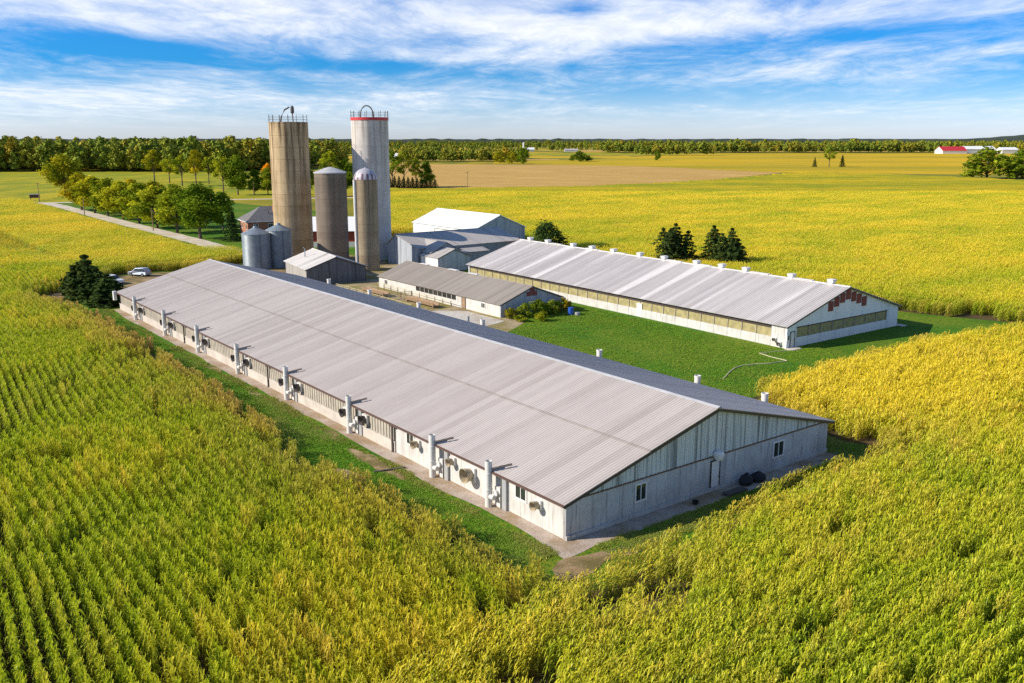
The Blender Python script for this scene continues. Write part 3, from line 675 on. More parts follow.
def scatter(name,protos,P,rot,scl,idx,attrs,label,cat,zs=None):
    n=len(P); me=bpy.data.meshes.new(name); me.vertices.add(n)
    co=np.zeros((n,3),np.float32); co[:,:P.shape[1]]=P; me.vertices.foreach_set('co',co.ravel())
    def at(nm,typ,arr):
        a=me.attributes.new(nm,typ,'POINT'); a.data.foreach_set('vector' if typ=='FLOAT_VECTOR' else 'value',np.ascontiguousarray(arr).ravel())
    at('idx','INT',idx.astype(np.int32)); r3=np.zeros((n,3),np.float32); r3[:,2]=rot; at('rot','FLOAT_VECTOR',r3)
    s3=np.stack([scl,scl,scl if zs is None else zs],1).astype(np.float32); at('scl','FLOAT_VECTOR',s3)
    for k,a in attrs.items(): at(k,'FLOAT',a.astype(np.float32))
    o=bpy.data.objects.new(name,me); col.objects.link(o)
    ng=bpy.data.node_groups.new(name,'GeometryNodeTree'); ng.interface.new_socket('Geometry',in_out='INPUT',socket_type='NodeSocketGeometry'); ng.interface.new_socket('Geometry',in_out='OUTPUT',socket_type='NodeSocketGeometry')
    N=ng.nodes; L=ng.links; gi=N.new('NodeGroupInput'); go=N.new('NodeGroupOutput'); ip=N.new('GeometryNodeInstanceOnPoints'); jn=N.new('GeometryNodeJoinGeometry')
    for p in reversed(protos):
        oi=N.new('GeometryNodeObjectInfo'); oi.inputs['Object'].default_value=p; oi.inputs['As Instance'].default_value=True; L.new(oi.outputs['Geometry'],jn.inputs[0])
    def na(nm,t):
        x=N.new('GeometryNodeInputNamedAttribute'); x.data_type=t; x.inputs['Name'].default_value=nm
        return [s for s in x.outputs if s.enabled and s.name=='Attribute'][0]
    L.new(gi.outputs[0],ip.inputs['Points']); L.new(jn.outputs[0],ip.inputs['Instance']); ip.inputs['Pick Instance'].default_value=True
    L.new(na('idx','INT'),ip.inputs['Instance Index'])
    er=N.new('FunctionNodeEulerToRotation'); L.new(na('rot','FLOAT_VECTOR'),er.inputs[0]); L.new(er.outputs[0],ip.inputs['Rotation'])
    L.new(na('scl','FLOAT_VECTOR'),ip.inputs['Scale']); L.new(ip.outputs[0],go.inputs[0])
    md=o.modifiers.new('scatter','NODES'); md.node_group=ng
    return tag(o,label,cat,kind='stuff')

def corn_row(seed,plants=8,length=1.52,leaves=12,seg=3,simple=False):
    r=random.Random(seed); m=MB(); m.tone=[]
    def leaf(base,az,ln,wd,up,tone):
        d=Vector((math.cos(az),math.sin(az),0)); s=Vector((-d.y,d.x,0)); pts=[]
        tw=r.uniform(-.4,.4)
        for k in range(seg+1):
            t=k/seg; p=base+d*(ln*t*(.85-.15*t))+Vector((0,0,ln*(up*t-(.55+up*.75)*t*t)))+s*(tw*ln*.25*t*t)
            w=wd*(.55+1.3*t-1.85*t*t+.02) if t<1 else .004
            pts.append((p-s*w*.5,p+s*w*.5))
        for k in range(seg):
            a,b=pts[k],pts[k+1]; m.poly([a[0],a[1],b[1],b[0]]); m.tone.append(min(1,max(0,tone+.25*(k/seg-.3)+r.uniform(-.08,.08))))
    for i in range(plants):
        x=(i+.5)/plants*length-length/2+r.uniform(-.06,.06); y=r.uniform(-.07,.07); h=r.uniform(1.85,2.3); lx,ly=r.uniform(-.12,.12),r.uniform(-.12,.12)
        pt=r.random()*.35
        def at(t): return Vector((x+lx*t*t,y+ly*t*t,h*t))
        w=.022
        for (dx,dy) in ((w,0),(0,w)):
            a,b=at(0),at(.97); m.poly([a-Vector((dx,dy,0)),a+Vector((dx,dy,0)),b+Vector((dx,dy,0))*.5,b-Vector((dx,dy,0))*.5]); m.tone.append(.35+pt)
        az=r.uniform(0,2*pi)
        for j in range(leaves):
            t=.14+.80*j/(leaves-1); az+=pi+r.uniform(-.3,.3); az_=(0 if j%2 else pi)+r.gauss(0,.40)
            low=t  # light painted into leaf tone: upper leaves bright yellow, lower ones dark green
            leaf(at(t),az_,r.uniform(.6,.95)*(1-.35*abs(t-.5)),r.uniform(.065,.10),r.uniform(.6,1.25)+(.35 if t>.75 else 0),pt-.15+low*.75+r.uniform(-.3,.35))
        if not simple and r.random()<.8:   # ear
            a=at(.48); q=r.uniform(0,6.28); dd=Vector((math.cos(q)*.14,math.sin(q)*.14,.2)); sd=Vector((-math.sin(q),math.cos(q),0))*.035
            m.poly([a-sd,a+sd,a+dd+sd,a+dd-sd]); m.tone.append(.95)
        top=at(.97)
        for j in range(4 if not simple else 2):   # tassel
            q=r.uniform(0,6.28); dd=Vector((math.cos(q)*r.uniform(.04,.16),math.sin(q)*.12,r.uniform(.2,.36))); sd=Vector((-math.sin(q),math.cos(q),0))*.016
            m.poly([top-sd,top+sd,top+dd+sd,top+dd-sd]); m.tone.append(1.0)
    return m
corn_protos=[proto('corn_row',corn_row(100+k),'corn_leaves') for k in range(14)]

def rows(along,across,o,amin,amax,bmin,bmax,step,gap,seed,warp=1.0):
    """points down crop rows; returns positions, headings"""
    a=np.arange(amin,amax,step); b=np.arange(bmin,bmax,gap); A,B=np.meshgrid(a,b); A=A.ravel(); B=B.ravel(); A=A+(np.repeat(rng.random(len(b)),len(a))*step)
    Q=np.stack([A,B],1); off=vnoise(Q,28,seed,2)*warp; d=(vnoise(Q+np.array([1.,0]),28,seed,2)*warp-off)
    P=np.array(o)[None,:]+A[:,None]*np.array(along)+(B+off)[:,None]*np.array(across)
    th=math.atan2(along[1],along[0]); sgn=1 if along[0]*across[1]-along[1]*across[0]>0 else -1
    return P,th+np.arctan(d)*sgn
def in_view(P,marg=22):
    return (np.abs(P[:,0])<P[:,1]*.585+marg)&(P[:,1]>27)
u2=np.array([U.x,U.y]); v2=np.array([V.x,V.y]); c2=np.array([C0.x,C0.y])
yard_np=[tuple(p) for p in yard]
def uv_of(P): D=P-c2; return D@u2,D@v2

P1,H1=rows(u2,v2,c2,-90,440,-360,160,1.5,.78,41,1.1)
P2,H2=rows(v2,u2,c2,-160,460,-90,440,1.5,.78,42,.7)
def zone_left(P):
    u,v=uv_of(P); nz=vnoise(P,9,77,2)*2.2
    return ((v<0)&(u>.33*v-3.5+nz))|((v<-40))
z1=zone_left(P1); z2=~zone_left(P2)
PA=np.concatenate([P1[z1],P2[z2]]); HA=np.concatenate([H1[z1],H2[z2]])
k=in_view(PA)&(PA[:,1]<434); PA,HA=PA[k],HA[k]
k=~in_poly(PA,yard_np); 
roadp=[(-330,345),(-250,363),(-198,379)]+[(x-8,y-5) for x,y in ROAD[::-1]]+[(-50,206),(-40,300),(-62,480),(-400,480)]
k&=~in_poly(PA,roadp); PA,HA=PA[k],HA[k]
# density: gaps, bare corner
u,v=uv_of(PA); dist=poly_dist(PA,yard_np)
keep=rng.random(len(PA))>np.where(dist<1.6,.28,.0)
gapn=vnoise(PA,3.2,5,2); keep&=~((gapn<-.9)&(PA[:,1]<140)); keep&=rng.random(len(PA))>.02
corner=np.hypot(u+8.5,v+2.5); keep&=~((corner<3.6)&(rng.random(len(PA))<.5))
bl=(np.abs(u-3)<9)&(v<-5)&(dist<7); keep&=~(bl&(rng.random(len(PA))<.18))
PA,HA,dist=PA[keep],HA[keep],dist[keep]; u,v=uv_of(PA)
n=len(PA); depth=PA[:,1]
big=vnoise(PA,26,9,3); med=vnoise(PA,7,10,3); small=rng.normal(0,1,n)
band=vnoise(np.stack([u*.10,v*.022],1),1.,15,3); yel=.32+.24*big+.24*med+.16*small+np.clip((depth-130)/60,0,1)*.38*band
def blob(cx,cy,rx,ry,a): return a*np.exp(-(((PA[:,0]-cx)/rx)**2+((PA[:,1]-cy)/ry)**2))
yel+=blob(-6,40,9,9,.40)+blob(-11,53,7,7,.22)+blob(40,95,26,16,.50)+blob(60,110,26,14,.35)-blob(28,46,24,13,.12)
yel+=np.where((v>10)&(depth>75),.10,0)+np.clip((depth-120)/120,0,1)*.20
leftzone=(v<-9)&(u>-12)&(depth<120); yel-=np.where(leftzone,.22,0)
yel=np.clip(yel,0,1)
edge_left=np.exp(-dist/4.5)*((v<0)&(u<118))*np.clip((u-8)/40,.15,1); edge_other=np.exp(-dist/2.2)
dry=np.clip(edge_left*(.55+.4*med)+edge_other*.30+.14*np.clip(vnoise(PA,5,19,3)-.2,0,1)+.07*small+np.where((v<-2)&(u>-3)&(u<26)&(dist<10),.22*(1-dist/10),0),0,1)
scl=(.93+.10*rng.random(n)); low=np.clip((depth-180)/40,0,1)*((v<4)&(u>112)); zs=scl*(1+.07*med+.05*small); zs*=np.where(dist<2.6,.80,1)*(1-.68*low)
flip=rng.integers(0,2,n)*pi
near=depth<205
corn=scatter('maize_field',corn_protos,PA,HA+flip+rng.normal(0,.05,n),scl,rng.integers(0,14,n),{'yellow':yel,'dry':dry},'ripening green and yellow maize standing in rows all around the barns','crop',zs)
print('corn segments',n)
# far canopy of the same crop, beyond the individual rows
def canopy(name,poly,z,mat,label,step=6,seed=3,amp=.25):
    xs=[p[0] for p in poly]; ys=[p[1] for p in poly]; X=np.arange(min(xs),max(xs)+step,step); Y=np.arange(min(ys),max(ys)+step,step)
    XX,YY=np.meshgrid(X,Y,indexing='ij'); Q=np.stack([XX.ravel(),YY.ravel()],1); ins=in_poly(Q,poly).reshape(XX.shape); H=(z+amp*vnoise(Q,9,seed,2)).reshape(XX.shape)
    m=MB(); ids={}
    def vid(i,j):
        if (i,j) not in ids: ids[(i,j)]=m.vert((X[i],Y[j],H[i,j]))
        return ids[(i,j)]
    cell=lambda i,j: 0<=i<len(X)-1 and 0<=j<len(Y)-1 and ins[i,j] and ins[i+1,j] and ins[i,j+1] and ins[i+1,j+1]
    for i in range(len(X)-1):
        for j in range(len(Y)-1):
            if cell(i,j):
                m.f.append((vid(i,j),vid(i+1,j),vid(i+1,j+1),vid(i,j+1)))
                for (di,dj,a,b_) in ((0,-1,(i,j),(i+1,j)),(0,1,(i+1,j+1),(i,j+1)),(-1,0,(i,j+1),(i,j)),(1,0,(i+1,j),(i+1,j+1))):
                    if not cell(i+di,j+dj):
                        A_=m.v[vid(*a)]; B_=m.v[vid(*b_)]; m.poly([(B_[0],B_[1],0),(A_[0],A_[1],0),A_,B_][::-1])
    o=m.build(name,mat); return tag(o,label,'crop',kind='stuff')
field('corn_far',[(.62,.47,.008),(.48,.42,.008),(.70,.50,.010),(.34,.36,.008)],[.03,.06,.012],(.6,1.6,1),rot=R(-30),bump=(1.1,.9,.5),fine=1.6)
canopy('maize_canopy',[(-76,416),(262,416),(340,470),(300,600),(235,712),(205,684),(118,562),(84,528),(26,484),(-36,468),(-72,472)],1.95,'corn_far','golden maize beyond the second barn up to the stubble field')

# grass tufts on the strips nearest the camera
def tuft(seed,n=26):
    r=random.Random(seed); m=MB(); m.tone=[]
    for k in range(n):
        a=r.uniform(0,2*pi); q=Vector((r.uniform(-.25,.25),r.uniform(-.25,.25),0)); d=Vector((math.cos(a),math.sin(a),0)); s=Vector((-d.y,d.x,0))*r.uniform(.012,.022); h=r.uniform(.04,.12); b=r.uniform(.05,.18)
        p1=q+d*b*.35+Vector((0,0,h*.7)); p2=q+d*b+Vector((0,0,h))
        m.poly([q-s,q+s,p1+s*.7,p1-s*.7]); m.poly([p1-s*.7,p1+s*.7,p2]); t=r.random(); m.tone+=[t,t]
    return m
tp=[proto('grass_tuft',tuft(200+k),'grass_blades') for k in range(6)]
G_=[]
for _ in range(3):
    q=np.stack([rng.uniform(-6,108,16000),rng.uniform(-9,-1.2,16000)],1); G_.append(c2+q[:,:1]*u2+q[:,1:]*v2)
q=np.stack([rng.uniform(-5,3,4500),rng.uniform(28,36,4500)],1); G_.append(c2+q[:,:1]*u2+q[:,1:]*v2)
q=np.stack([rng.uniform(-4,-1.6,4000),rng.uniform(1,30,4000)],1); G_.append(c2+q[:,:1]*u2+q[:,1:]*v2)
GP=np.concatenate(G_); GP=GP[in_poly(GP,yard_np)]; gu,gv=uv_of(GP); gn=vnoise(GP,2.5,61,3); k=(rng.random(len(GP))<.62+.5*gn)&~((gv>-1.9+.4*gn)&(gv<29.2)&(gu>-1.8))
GP=GP[k]; gn=gn[k]; gu,gv=uv_of(GP); n=len(GP)
for (a,b_,ra,rb) in ((20.5,-2.7,4.6,.6),(-4.5,-2.5,3.4,2.8),(19.5,-6,2,.9)):
    k=((gu-a)/ra)**2+((gv-b_)/rb)**2>1; GP,gn,gu,gv=GP[k],gn[k],gu[k],gv[k]
n=len(GP)
q=np.stack([rng.uniform(-18,75,30000),rng.uniform(30,62,30000)],1); q=c2+q[:,:1]*u2+q[:,1:]*v2
bl=[(34.7-.8,113.1-1),(54.8,127.8),(12,186),(-8,171)]; lb=[UV(64.2,42.5)[:2],UV(64.2,55.5)[:2],UV(102,55.5)[:2],UV(102,42.5)[:2]]
k=in_poly(q,yard_np)&~in_poly(q,bl)&~in_poly(q,lb)&~in_poly(q,[UV(55,30)[:2],UV(54,36)[:2],UV(60,44)[:2],UV(106,45)[:2],UV(106,30)[:2]])&in_view(q); q=q[k]; qn=vnoise(q,6,71,3); q=q[rng.random(len(q))<.5+.5*qn]
ng=len(q); GP=np.concatenate([GP,q]); gn=np.concatenate([gn,vnoise(q,6,71,3)*.4]); gv=np.concatenate([gv,np.full(ng,-9.)]); n=len(GP)
scatter('grass',tp,GP,rng.uniform(0,6.28,n),rng.uniform(.7,1.25,n)*(1+.25*np.clip(gn,-1,1)),rng.integers(0,6,n),{'dry':np.clip(.12+.3*gn+.25*rng.normal(0,.5,n)+np.where(gv>-2.6,.25,0),0,1)},'rough green grass growing along the long barn','grass')
# ------------------------------------------------------------------ trees
def leafquad(m,c,nrm,s,tone,r):
    a=Vector((r.gauss(0,1),r.gauss(0,1),r.gauss(0,1))); n=(nrm*1.1+a*.55).normalized()
    e=n.cross(Vector((r.gauss(0,1),r.gauss(0,1),r.gauss(0,1)))).normalized(); g=n.cross(e)
    e*=s*r.uniform(.7,1.2); g*=s*r.uniform(.45,.8)
    m.poly([c-e,c-g*.9,c+e,c+g*.9]); m.tone.append(min(1,max(0,tone+r.uniform(-.3,.3))))
def broad(seed,h=13.,w=8.,n=4200,leaf=.36,low=.10,lobes=18,airy=0.0,spread=.55):
    r=random.Random(seed); cr=MB(); cr.tone=[]; tr=MB()
    z0=h*low; cz=(z0+h)/2; L=[]
    for k in range(lobes):
        t=(k+.5)/lobes; zz=z0+(h-z0)*(.12+.80*t); prof=math.sin(pi*min(.97,max(.10,(zz-z0)/(h-z0)*.86+.12)))**.7
        a=k*2.4+r.uniform(-.5,.5); rad=w*.5*prof*r.uniform(.35,.78)*(1 if k<lobes-2 else .3)
        L.append((Vector((rad*math.cos(a),rad*math.sin(a),zz)),w*.5*r.uniform(.30,.48)*(.75+.35*prof)*(1-airy*.3),r.uniform(-.22,.22)))
    tot=sum(l[1]**2 for l in L)
    for c,rr,tn in L:
        for _ in range(int(n*rr*rr/tot)):
            d=Vector((r.gauss(0,1),r.gauss(0,1),r.gauss(0,1))).normalized(); q=rr*(r.random()**.45)*r.uniform(.7,1.25); p=c+Vector((d.x*q,d.y*q,d.z*q*.8))
            if p.z<z0*.75: continue
            leafquad(cr,p,(d+Vector((0,0,.35))),leaf,.42+tn*1.4,r)
    tr.tube([(0,0,-.2),(.05,0,z0*.6),(.0,.08,z0*1.15),(.1,.1,cz),(.05,.1,h*.8)],[w*.038,w*.029,w*.024,w*.014,w*.005],8)
    for c,rr,_ in L[:9]:
        b=Vector((.03,.05,min(c.z-.3,z0*.8+.35*(c.z-z0)))); mid=b.lerp(c,.5)+Vector((0,0,.25)); tr.tube([b,mid,c],[w*.016,w*.010,w*.004],5,False)
    return cr,tr
def conifer(seed,h=8.,w=5.5,n=2600,leaf=.24,low=.05,ragged=.25,ex=.8):
    r=random.Random(seed); cr=MB(); cr.tone=[]; tr=MB(); tiers=max(7,int(h/.62)); per=n//(tiers*7)
    for k in range(tiers):
        t=k/(tiers-1); zz=h*low+h*(1-low)*t*.97; R_=w*.5*(1-t)**ex*r.uniform(1-ragged,1.05)+.12
        nb=7 if t<.8 else 5
        for b in range(nb):
            a=b*2*pi/nb+k*1.3+r.uniform(-.35,.35); ln=R_*r.uniform(.7,1.12); tn=r.uniform(-.2,.2)
            for _ in range(per):
                q=r.random()**.6; p=Vector((math.cos(a)*ln*q,math.sin(a)*ln*q,zz-ln*.22*q*q+r.gauss(0,.10)))+Vector((r.gauss(0,.22),r.gauss(0,.22),r.gauss(0,.08)))*(.35+ln*.28*(1-q*.4))
                leafquad(cr,p,Vector((math.cos(a)*.4,math.sin(a)*.4,.8)),leaf,.35+.3*q+tn,r)
    tr.tube([(0,0,-.2),(0,0,h*.5),(0,0,h*.96)],[w*.035,w*.022,.02],8); return cr,tr
def juniper(seed,h=6.,w=4.5,n=2600,leaf=.22):
    r=random.Random(seed); cr=MB(); cr.tone=[]; tr=MB(); L=[]
    for k in range(13):
        t=k/12; a=k*2.4; rad=w*.33*(1-t)**.7*r.uniform(.6,1.1); L.append((Vector((rad*math.cos(a),rad*math.sin(a),h*(.12+.74*t))),w*(.26-.15*t)*r.uniform(.85,1.2),r.uniform(-.25,.25)))
    tot=sum(l[1]**2 for l in L)
    for c,rr,tn in L:
        for _ in range(int(n*rr*rr/tot)):
            d=Vector((r.gauss(0,1),r.gauss(0,1),r.gauss(0,1))).normalized(); q=rr*r.uniform(.6,1.1); p=c+Vector((d.x*q,d.y*q,d.z*q*1.35)); p.z=max(p.z,.05)
            leafquad(cr,p,d+Vector((0,0,.3)),leaf,.4+tn,r)
    tr.tube([(0,0,-.1),(0,0,h*.8)],[.16,.04],6); return cr,tr
def ragged(seed,h=9.,w=8.,leaders=5):
    r=random.Random(seed); cr=MB(); cr.tone=[]; tr=MB()
    for k in range(leaders):
        a=k*2*pi/leaders+r.uniform(-.4,.4); q=0 if k==0 else w*r.uniform(.20,.30); hh=h*(1 if k==0 else r.uniform(.66,.95))
        c,t=conifer(seed*7+k,hh,w*r.uniform(.72,.9),1900,.27,.03,.4,.48); ox,oy=q*math.cos(a),q*math.sin(a)
        for M_,S in ((cr,c),(tr,t)):
            i=len(M_.v); M_.v+=[(x+ox*(.5+.5*z/h),y+oy*(.5+.5*z/h),z) for x,y,z in S.v]; M_.f+=[tuple(j+i for j in f) for f in S.f]
        cr.tone+=c.tone
    return cr,tr
PT={}
def reg(key,name,cat,mats,pair,h,w):
    cr,tr=pair; PT[key]=(name,cat,mats,cr,tr,h,w,[])
for k in range(5): reg('broad%d'%k,'leafy_tree','tree','leaves',broad(300+k),13.,8.)
for k in range(4): reg('airy%d'%k,'slender_tree','tree','leaves',broad(320+k,18,9,1700,.42,.34,13,.5),18.,9.)
reg('big','leafy_tree','tree','leaves',broad(340,14.4,11.2,4200,.38,.17,20),14.4,11.2)
for k in range(2): reg('conifer%d'%k,'conifer','tree','needles',conifer(350+k),8.,5.5)
for k in range(3): reg('pine%d'%k,'pine_tree','tree','needles',conifer(360+k,8.5,6.5,3400,.26,.10,.5,.45),8.5,6.5)
for k in range(3): reg('juniper%d'%k,'juniper_bush','bush','needles',ragged(61+k,6,4.5,4),6.,4.5)
for k in range(3): reg('shrub%d'%k,'shrub','shrub','leaves',broad(380+k,2.4,2.6,900,.15,.06,9),2.4,2.6)
for k in range(2): reg('far%d'%k,'distant_tree','tree','leaves',broad(390+k,15,13,1300,.75,.01,14),15.,13.)
def tree(key,x,y,h,w,label,group=None,tint=(1,1,1),rz=None):
    name,cat,mat,cr,tr,h0,w0,src=PT[key]; t=empty(name,(x,y,0),rnd.uniform(0,6.28) if rz is None else rz,label,cat,group); t.scale=(w/w0,w/w0,h/h0)
    if not src:
        a=cr.build('crown',mat,t); b=tr.build('trunk','bark',t); src+= [a,b]
    else:
        a=src[0].copy(); b=src[1].copy(); col.objects.link(a); col.objects.link(b); a.parent=t; b.parent=t
    a.color=(*tint,1); return t
Yl=(1.55,1.12,.8); Lg=(1.2,1.12,1.); Dk=(.55,.70,.7); Ol=(1.3,1.05,.8)
for k in range(2): reg('dense%d'%k,'dark_evergreen','tree','needles',ragged(41+k,9,8,5),9.,8.)
reg('bushy','dark_evergreen','tree','needles',broad(411,9,8,4200,.27,.03,20,.15),9.,8.)
g='trees lining the driveway'
tree('broad0',-161.3,345.7,13.4,13.5,'yellowing tree at the road end of the driveway row',g,Yl)
tree('broad1',-149.4,330,13.6,13.5,'yellow green tree, second from the road in the driveway row',g,(1.5,1.25,.9))
tree('broad2',-140.0,319,13,12.5,'green driveway tree behind the thin pole near the road end',g,Lg)
tree('broad3',-128.7,304.5,13.2,13,'light green driveway tree, fourth from the road',g,(1.35,1.2,1))
tree('broad4',-117.4,289.8,13,13,'light green driveway tree in the middle of the row',g,(1.3,1.22,1))
tree('broad1',-106.,274.5,12.8,12.5,'light green driveway tree just beyond the roadside pole',g,Lg)
tree('broad0',-94.8,259.7,12.6,12.2,'light green driveway tree next to the big dark one',g,(1.15,1.12,1))
tree('big',-83.2,244.5,14.8,15,'largest and darkest tree of the driveway row, round crown',g,Dk)
g2='trees of the second row beside the driveway'
tree('broad3',-138,336,12.5,11,'yellow topped tree behind the start of the driveway row',g2,Yl)
tree('broad2',-121,312,12.4,11,'olive tree behind the middle of the driveway row',g2,Ol)
tree('broad4',-108,296,12.4,11,'pale green tree behind the driveway row, before the slender trees',g2,Lg)
tree('broad0',-96,280,12,10,'small green tree behind the pale driveway trees',g2,(.8,.95,1))
tree('broad1',-84.5,268.5,11.4,7.5,'dark tree just behind the big dark driveway tree',g2,Dk)
tree('conifer0',-72.8,238.9,7.8,7.0,'dense dark green conifer between the driveway trees and the grain bins',None,(.8,1.,.9))
tree('big',-204.8,424.5,19.5,17.5,'large olive tree where the driveway meets the road',None,Ol)
tree('broad2',-192,412,12,11,'bushy olive tree beside the large olive tree at the road',None,Ol)
g3='slender trees in the field beyond the driveway'
for key,x,y,h,w,l,c in (('airy0',-221,574,20,13,'brownish slender tree before the wood, left of its group',Ol),('airy1',-207,561,16,10,'small green tree before the wood, second in its group',Lg),
  ('airy2',-186.6,525,17.5,10.5,'tall yellow green tree with twin trunk in the field group',Lg),('airy3',-167.8,493,21,11,'tall bare stemmed yellowish tree in the field group',Yl),
  ('airy0',-179.3,549,16,9.5,'short green tree behind the yellowish slender tree',Lg),('airy1',-137.1,440,20,9.5,'leaning slender tree on the hedge line near the tan silo',Lg),
  ('broad2',-130.3,440,19,12.5,'full dark green tree on the hedge line near the tan silo',(.8,.9,.9)),('broad4',-122.5,440,12.6,8,'small round dark tree on the hedge line',Dk),
  ('broad0',-116,440,12.6,9,'small green tree on the hedge line touching the tan silo',(.9,.95,1)),('broad1',-127,484,14,7.5,'orange autumn tree peeping out beside the tan silo',(2.6,1.1,.7))): tree(key,x,y,h,w,l,g3,c)
g4='trees behind the silos'
for key,x,y,h,w,l,c in (('airy0',-85,432,21,14,'tall light green tree seen between the two tall silos',Lg),('broad3',-77.5,432,18,10,'dark green tree against the left side of the tallest silo',Dk),('broad0',-95,425,15,10,'green tree behind the gap right of the tan silo',(1,1,1)),
  ('airy1',-64.4,500,20,11,'tall dark tree against the right side of the tallest silo',(.8,.9,.9)),('airy2',-59,508,20,10,'open crowned green tree, second right of the tallest silo',(1.1,1,1)),('airy3',-53,512,16,8,'thin crowned tree, third right of the tallest silo',Lg),('broad4',-47.5,516,14.5,10,'dark round crowned tree at the end of the row right of the tallest silo',Dk)): tree(key,x,y,h,w,l,g4,c)
for k in range(13):
    t=tree('conifer%d'%(k%2),-69+2.3*k,488+.8*k,7.6-.2*k,5.6,'young dark evergreen in the clipped row below the trees right of the tallest silo','evergreens in the windbreak row',(.8,.95,.9))
tree('bushy',7.6,196,8.9,9.2,'dark rounded evergreen behind the far end of the second barn',None,(1,1.1,1),1.)
tree('shrub0',1.8,201,4.6,3.6,'reddish shrub beside the dark rounded evergreen',None,(2.2,.9,.7))
tree('dense0',33.4,187,9.2,10.2,'wide dark pine behind the ridge of the second barn',None,(1,1,1))
tree('pine1',41.0,186,8.9,7.6,'narrow pine in the middle of the three behind the second barn',None,(1.15,1.1,1))
tree('dense1',44.2,184,8.6,9.0,'dark pine nearest the red boarded gable, behind the second barn',None,(.85,.95,1))
tree('shrub1',37,188,3.4,3.,'brownish shrub between the pines behind the second barn',None,(1.5,.8,.7))
tree('juniper0',-70.4,150.0,7.3,8.8,'tall pointed dark juniper at the far corner of the long barn',None,(1,1,1))
tree('juniper2',-64.6,144.6,5.0,7.4,'broad dark juniper touching the far corner of the long barn',None,(.95,1,1))
tree('juniper1',-74.6,154,4.6,5,'small dark juniper beside the tan yard edge',None,(.8,.85,.9))
tree('juniper2',-67.4,147.0,5.6,7.2,'middle dark juniper between the pointed and the broad one',None,(.9,1,1))
g5='weedy shrubs at the gable of the low barn'
for key,x,y,h,w,l,c in (('shrub0',-.1,133.1,1.7,2.4,'brown weedy shrub at the left corner of the low barn gable',(1.0,.8,.8)),('shrub1',2.0,133.6,2.3,2.8,'dark green shrub before the low barn gable',(.9,1,1)),('shrub2',4.0,135.2,2.7,3.2,'tallest weedy shrub in the middle of the low barn gable',(.6,.7,.8)),('shrub0',6.1,136.4,2.3,3.,'pale leafed shrub right of the low barn gable middle',(.9,.95,1.)),
   ('shrub1',8.0,139,2.2,2.6,'reddish weedy shrub at the right corner of the low barn gable',(1.0,.7,.7)),('shrub2',4.4,131.4,1.5,2.6,'low straw coloured weed clump in the grass',(1.1,1.0,.9)),('shrub0',1.2,131.0,1.0,2.2,'lowest weed clump nearest the long barn',(1.0,1.0,.9))): tree(key,x,y,h,w,l,g5,c)
# right hand distance
tree('conifer0',287.7,885.5,9,6.5,'small dark conifer left of the lone field tree'); tree('airy1',301.5,885.5,19,12,'lone open tree in the golden field',None,(.9,1,1)); tree('conifer1',313.8,885.5,11.5,7.2,'dark conifer right of the lone field tree')
tree('far1',322,630,21,33,'big pale green willow like tree at the field corner',None,(.85,.9,.9)); tree('far0',347,632,19,30,'green bushy tree beside the pale willow like tree',None,(.8,.95,.9)); tree('far1',354,626,14,24,'low dark bushy tree at the edge of the frame',None,(.7,.85,.8)); tree('far0',336,618,10,20,'low dark bush in front of the pale willow like tree',None,(.7,.85,.8))
tree('far1',349,616,10,18,'low dark bush in front of the bushy trees',None,(.75,.85,.8)); tree('far0',368,640,17,26,'outermost bushy tree behind the low dark bushes',None,(.8,.9,.9))
g6='scattered trees before the far treeline'
for k,(px,y,h,w,l,c) in enumerate(((523,992,17,15,'darkest round tree of the far middle line',Dk),(512,1010,14,15,'olive tree touching the darkest round tree',Ol),(500,1030,13,17,'brownish low tree in the far middle line',Ol),(578,1100,13,17,'round tree with a low bush on the golden field',Dk),(586,1110,7,14,'low bush right of the round field tree',Dk),(655,1150,13,9,'single small tree on the golden field',Dk),(571,1130,7,9,'tiny bush left of the round field tree',Dk))):
    tree('far%d'%(k%2),(px-512)/915*y,y,h,w,l,g6,c)

# ------------------------------------------------------------------ far woods, each a mass of trees
wp=[]
for k in range(7):
    cr,tr=broad(500+k,20,12,760,1.05,.06,11); o=MB(); o.v=cr.v; o.f=cr.f; o.tone=cr.tone; wp.append(proto('wood_tree',o,'wood_leaves'))
def wood(name,polys,spacing,h,seed,label,yel=.25,cat='wood'):
    g=np.random.default_rng(seed); Ps=[]
    for poly in polys:
        xs=[p[0] for p in poly]; ys=[p[1] for p in poly]; n=int((max(xs)-min(xs))*(max(ys)-min(ys))/spacing**2)
        q=np.stack([g.uniform(min(xs),max(xs),n),g.uniform(min(ys),max(ys),n)],1); Ps.append(q[in_poly(q,poly)])
    P=np.concatenate(Ps); P=P[np.abs(P[:,0])<P[:,1]*.62+60]; n=len(P); s=h/20*g.uniform(.62,1.12,n)*(1+.18*vnoise(P,35,seed+1,2))
    y=np.clip(yel+.3*vnoise(P,60,seed,2)+g.normal(0,.22,n),0,1); print(name,n)
    return scatter(name,wp,P,g.uniform(0,6.28,n),s*g.uniform(.85,1.25,n),g.integers(0,7,n),{'yellow':y},label,cat,s)
def strip(x0,x1,y,depth,tilt=0): return [(x0,y-tilt),(x1,y+tilt),(x1,y+tilt+depth),(x0,y-tilt+depth)]
wood('wood',[[(-640,765),(-400,752),(-260,755),(-190,800),(-170,980),(-640,980)]],8.0,24.5,31,'broad autumn wood beyond the pasture, green with yellow and brown crowns',.30)
wood('far_wood',[strip(-150,-5,1085,60),strip(-150,20,1240,40)],9,15,32,'green wood strip beyond the stubble field',.2)
wood('far_wood',[strip(180,1000,1790,110,20),strip(200,330,1500,30)],12,21,33,'long dark wood behind the golden soybean field',.25)
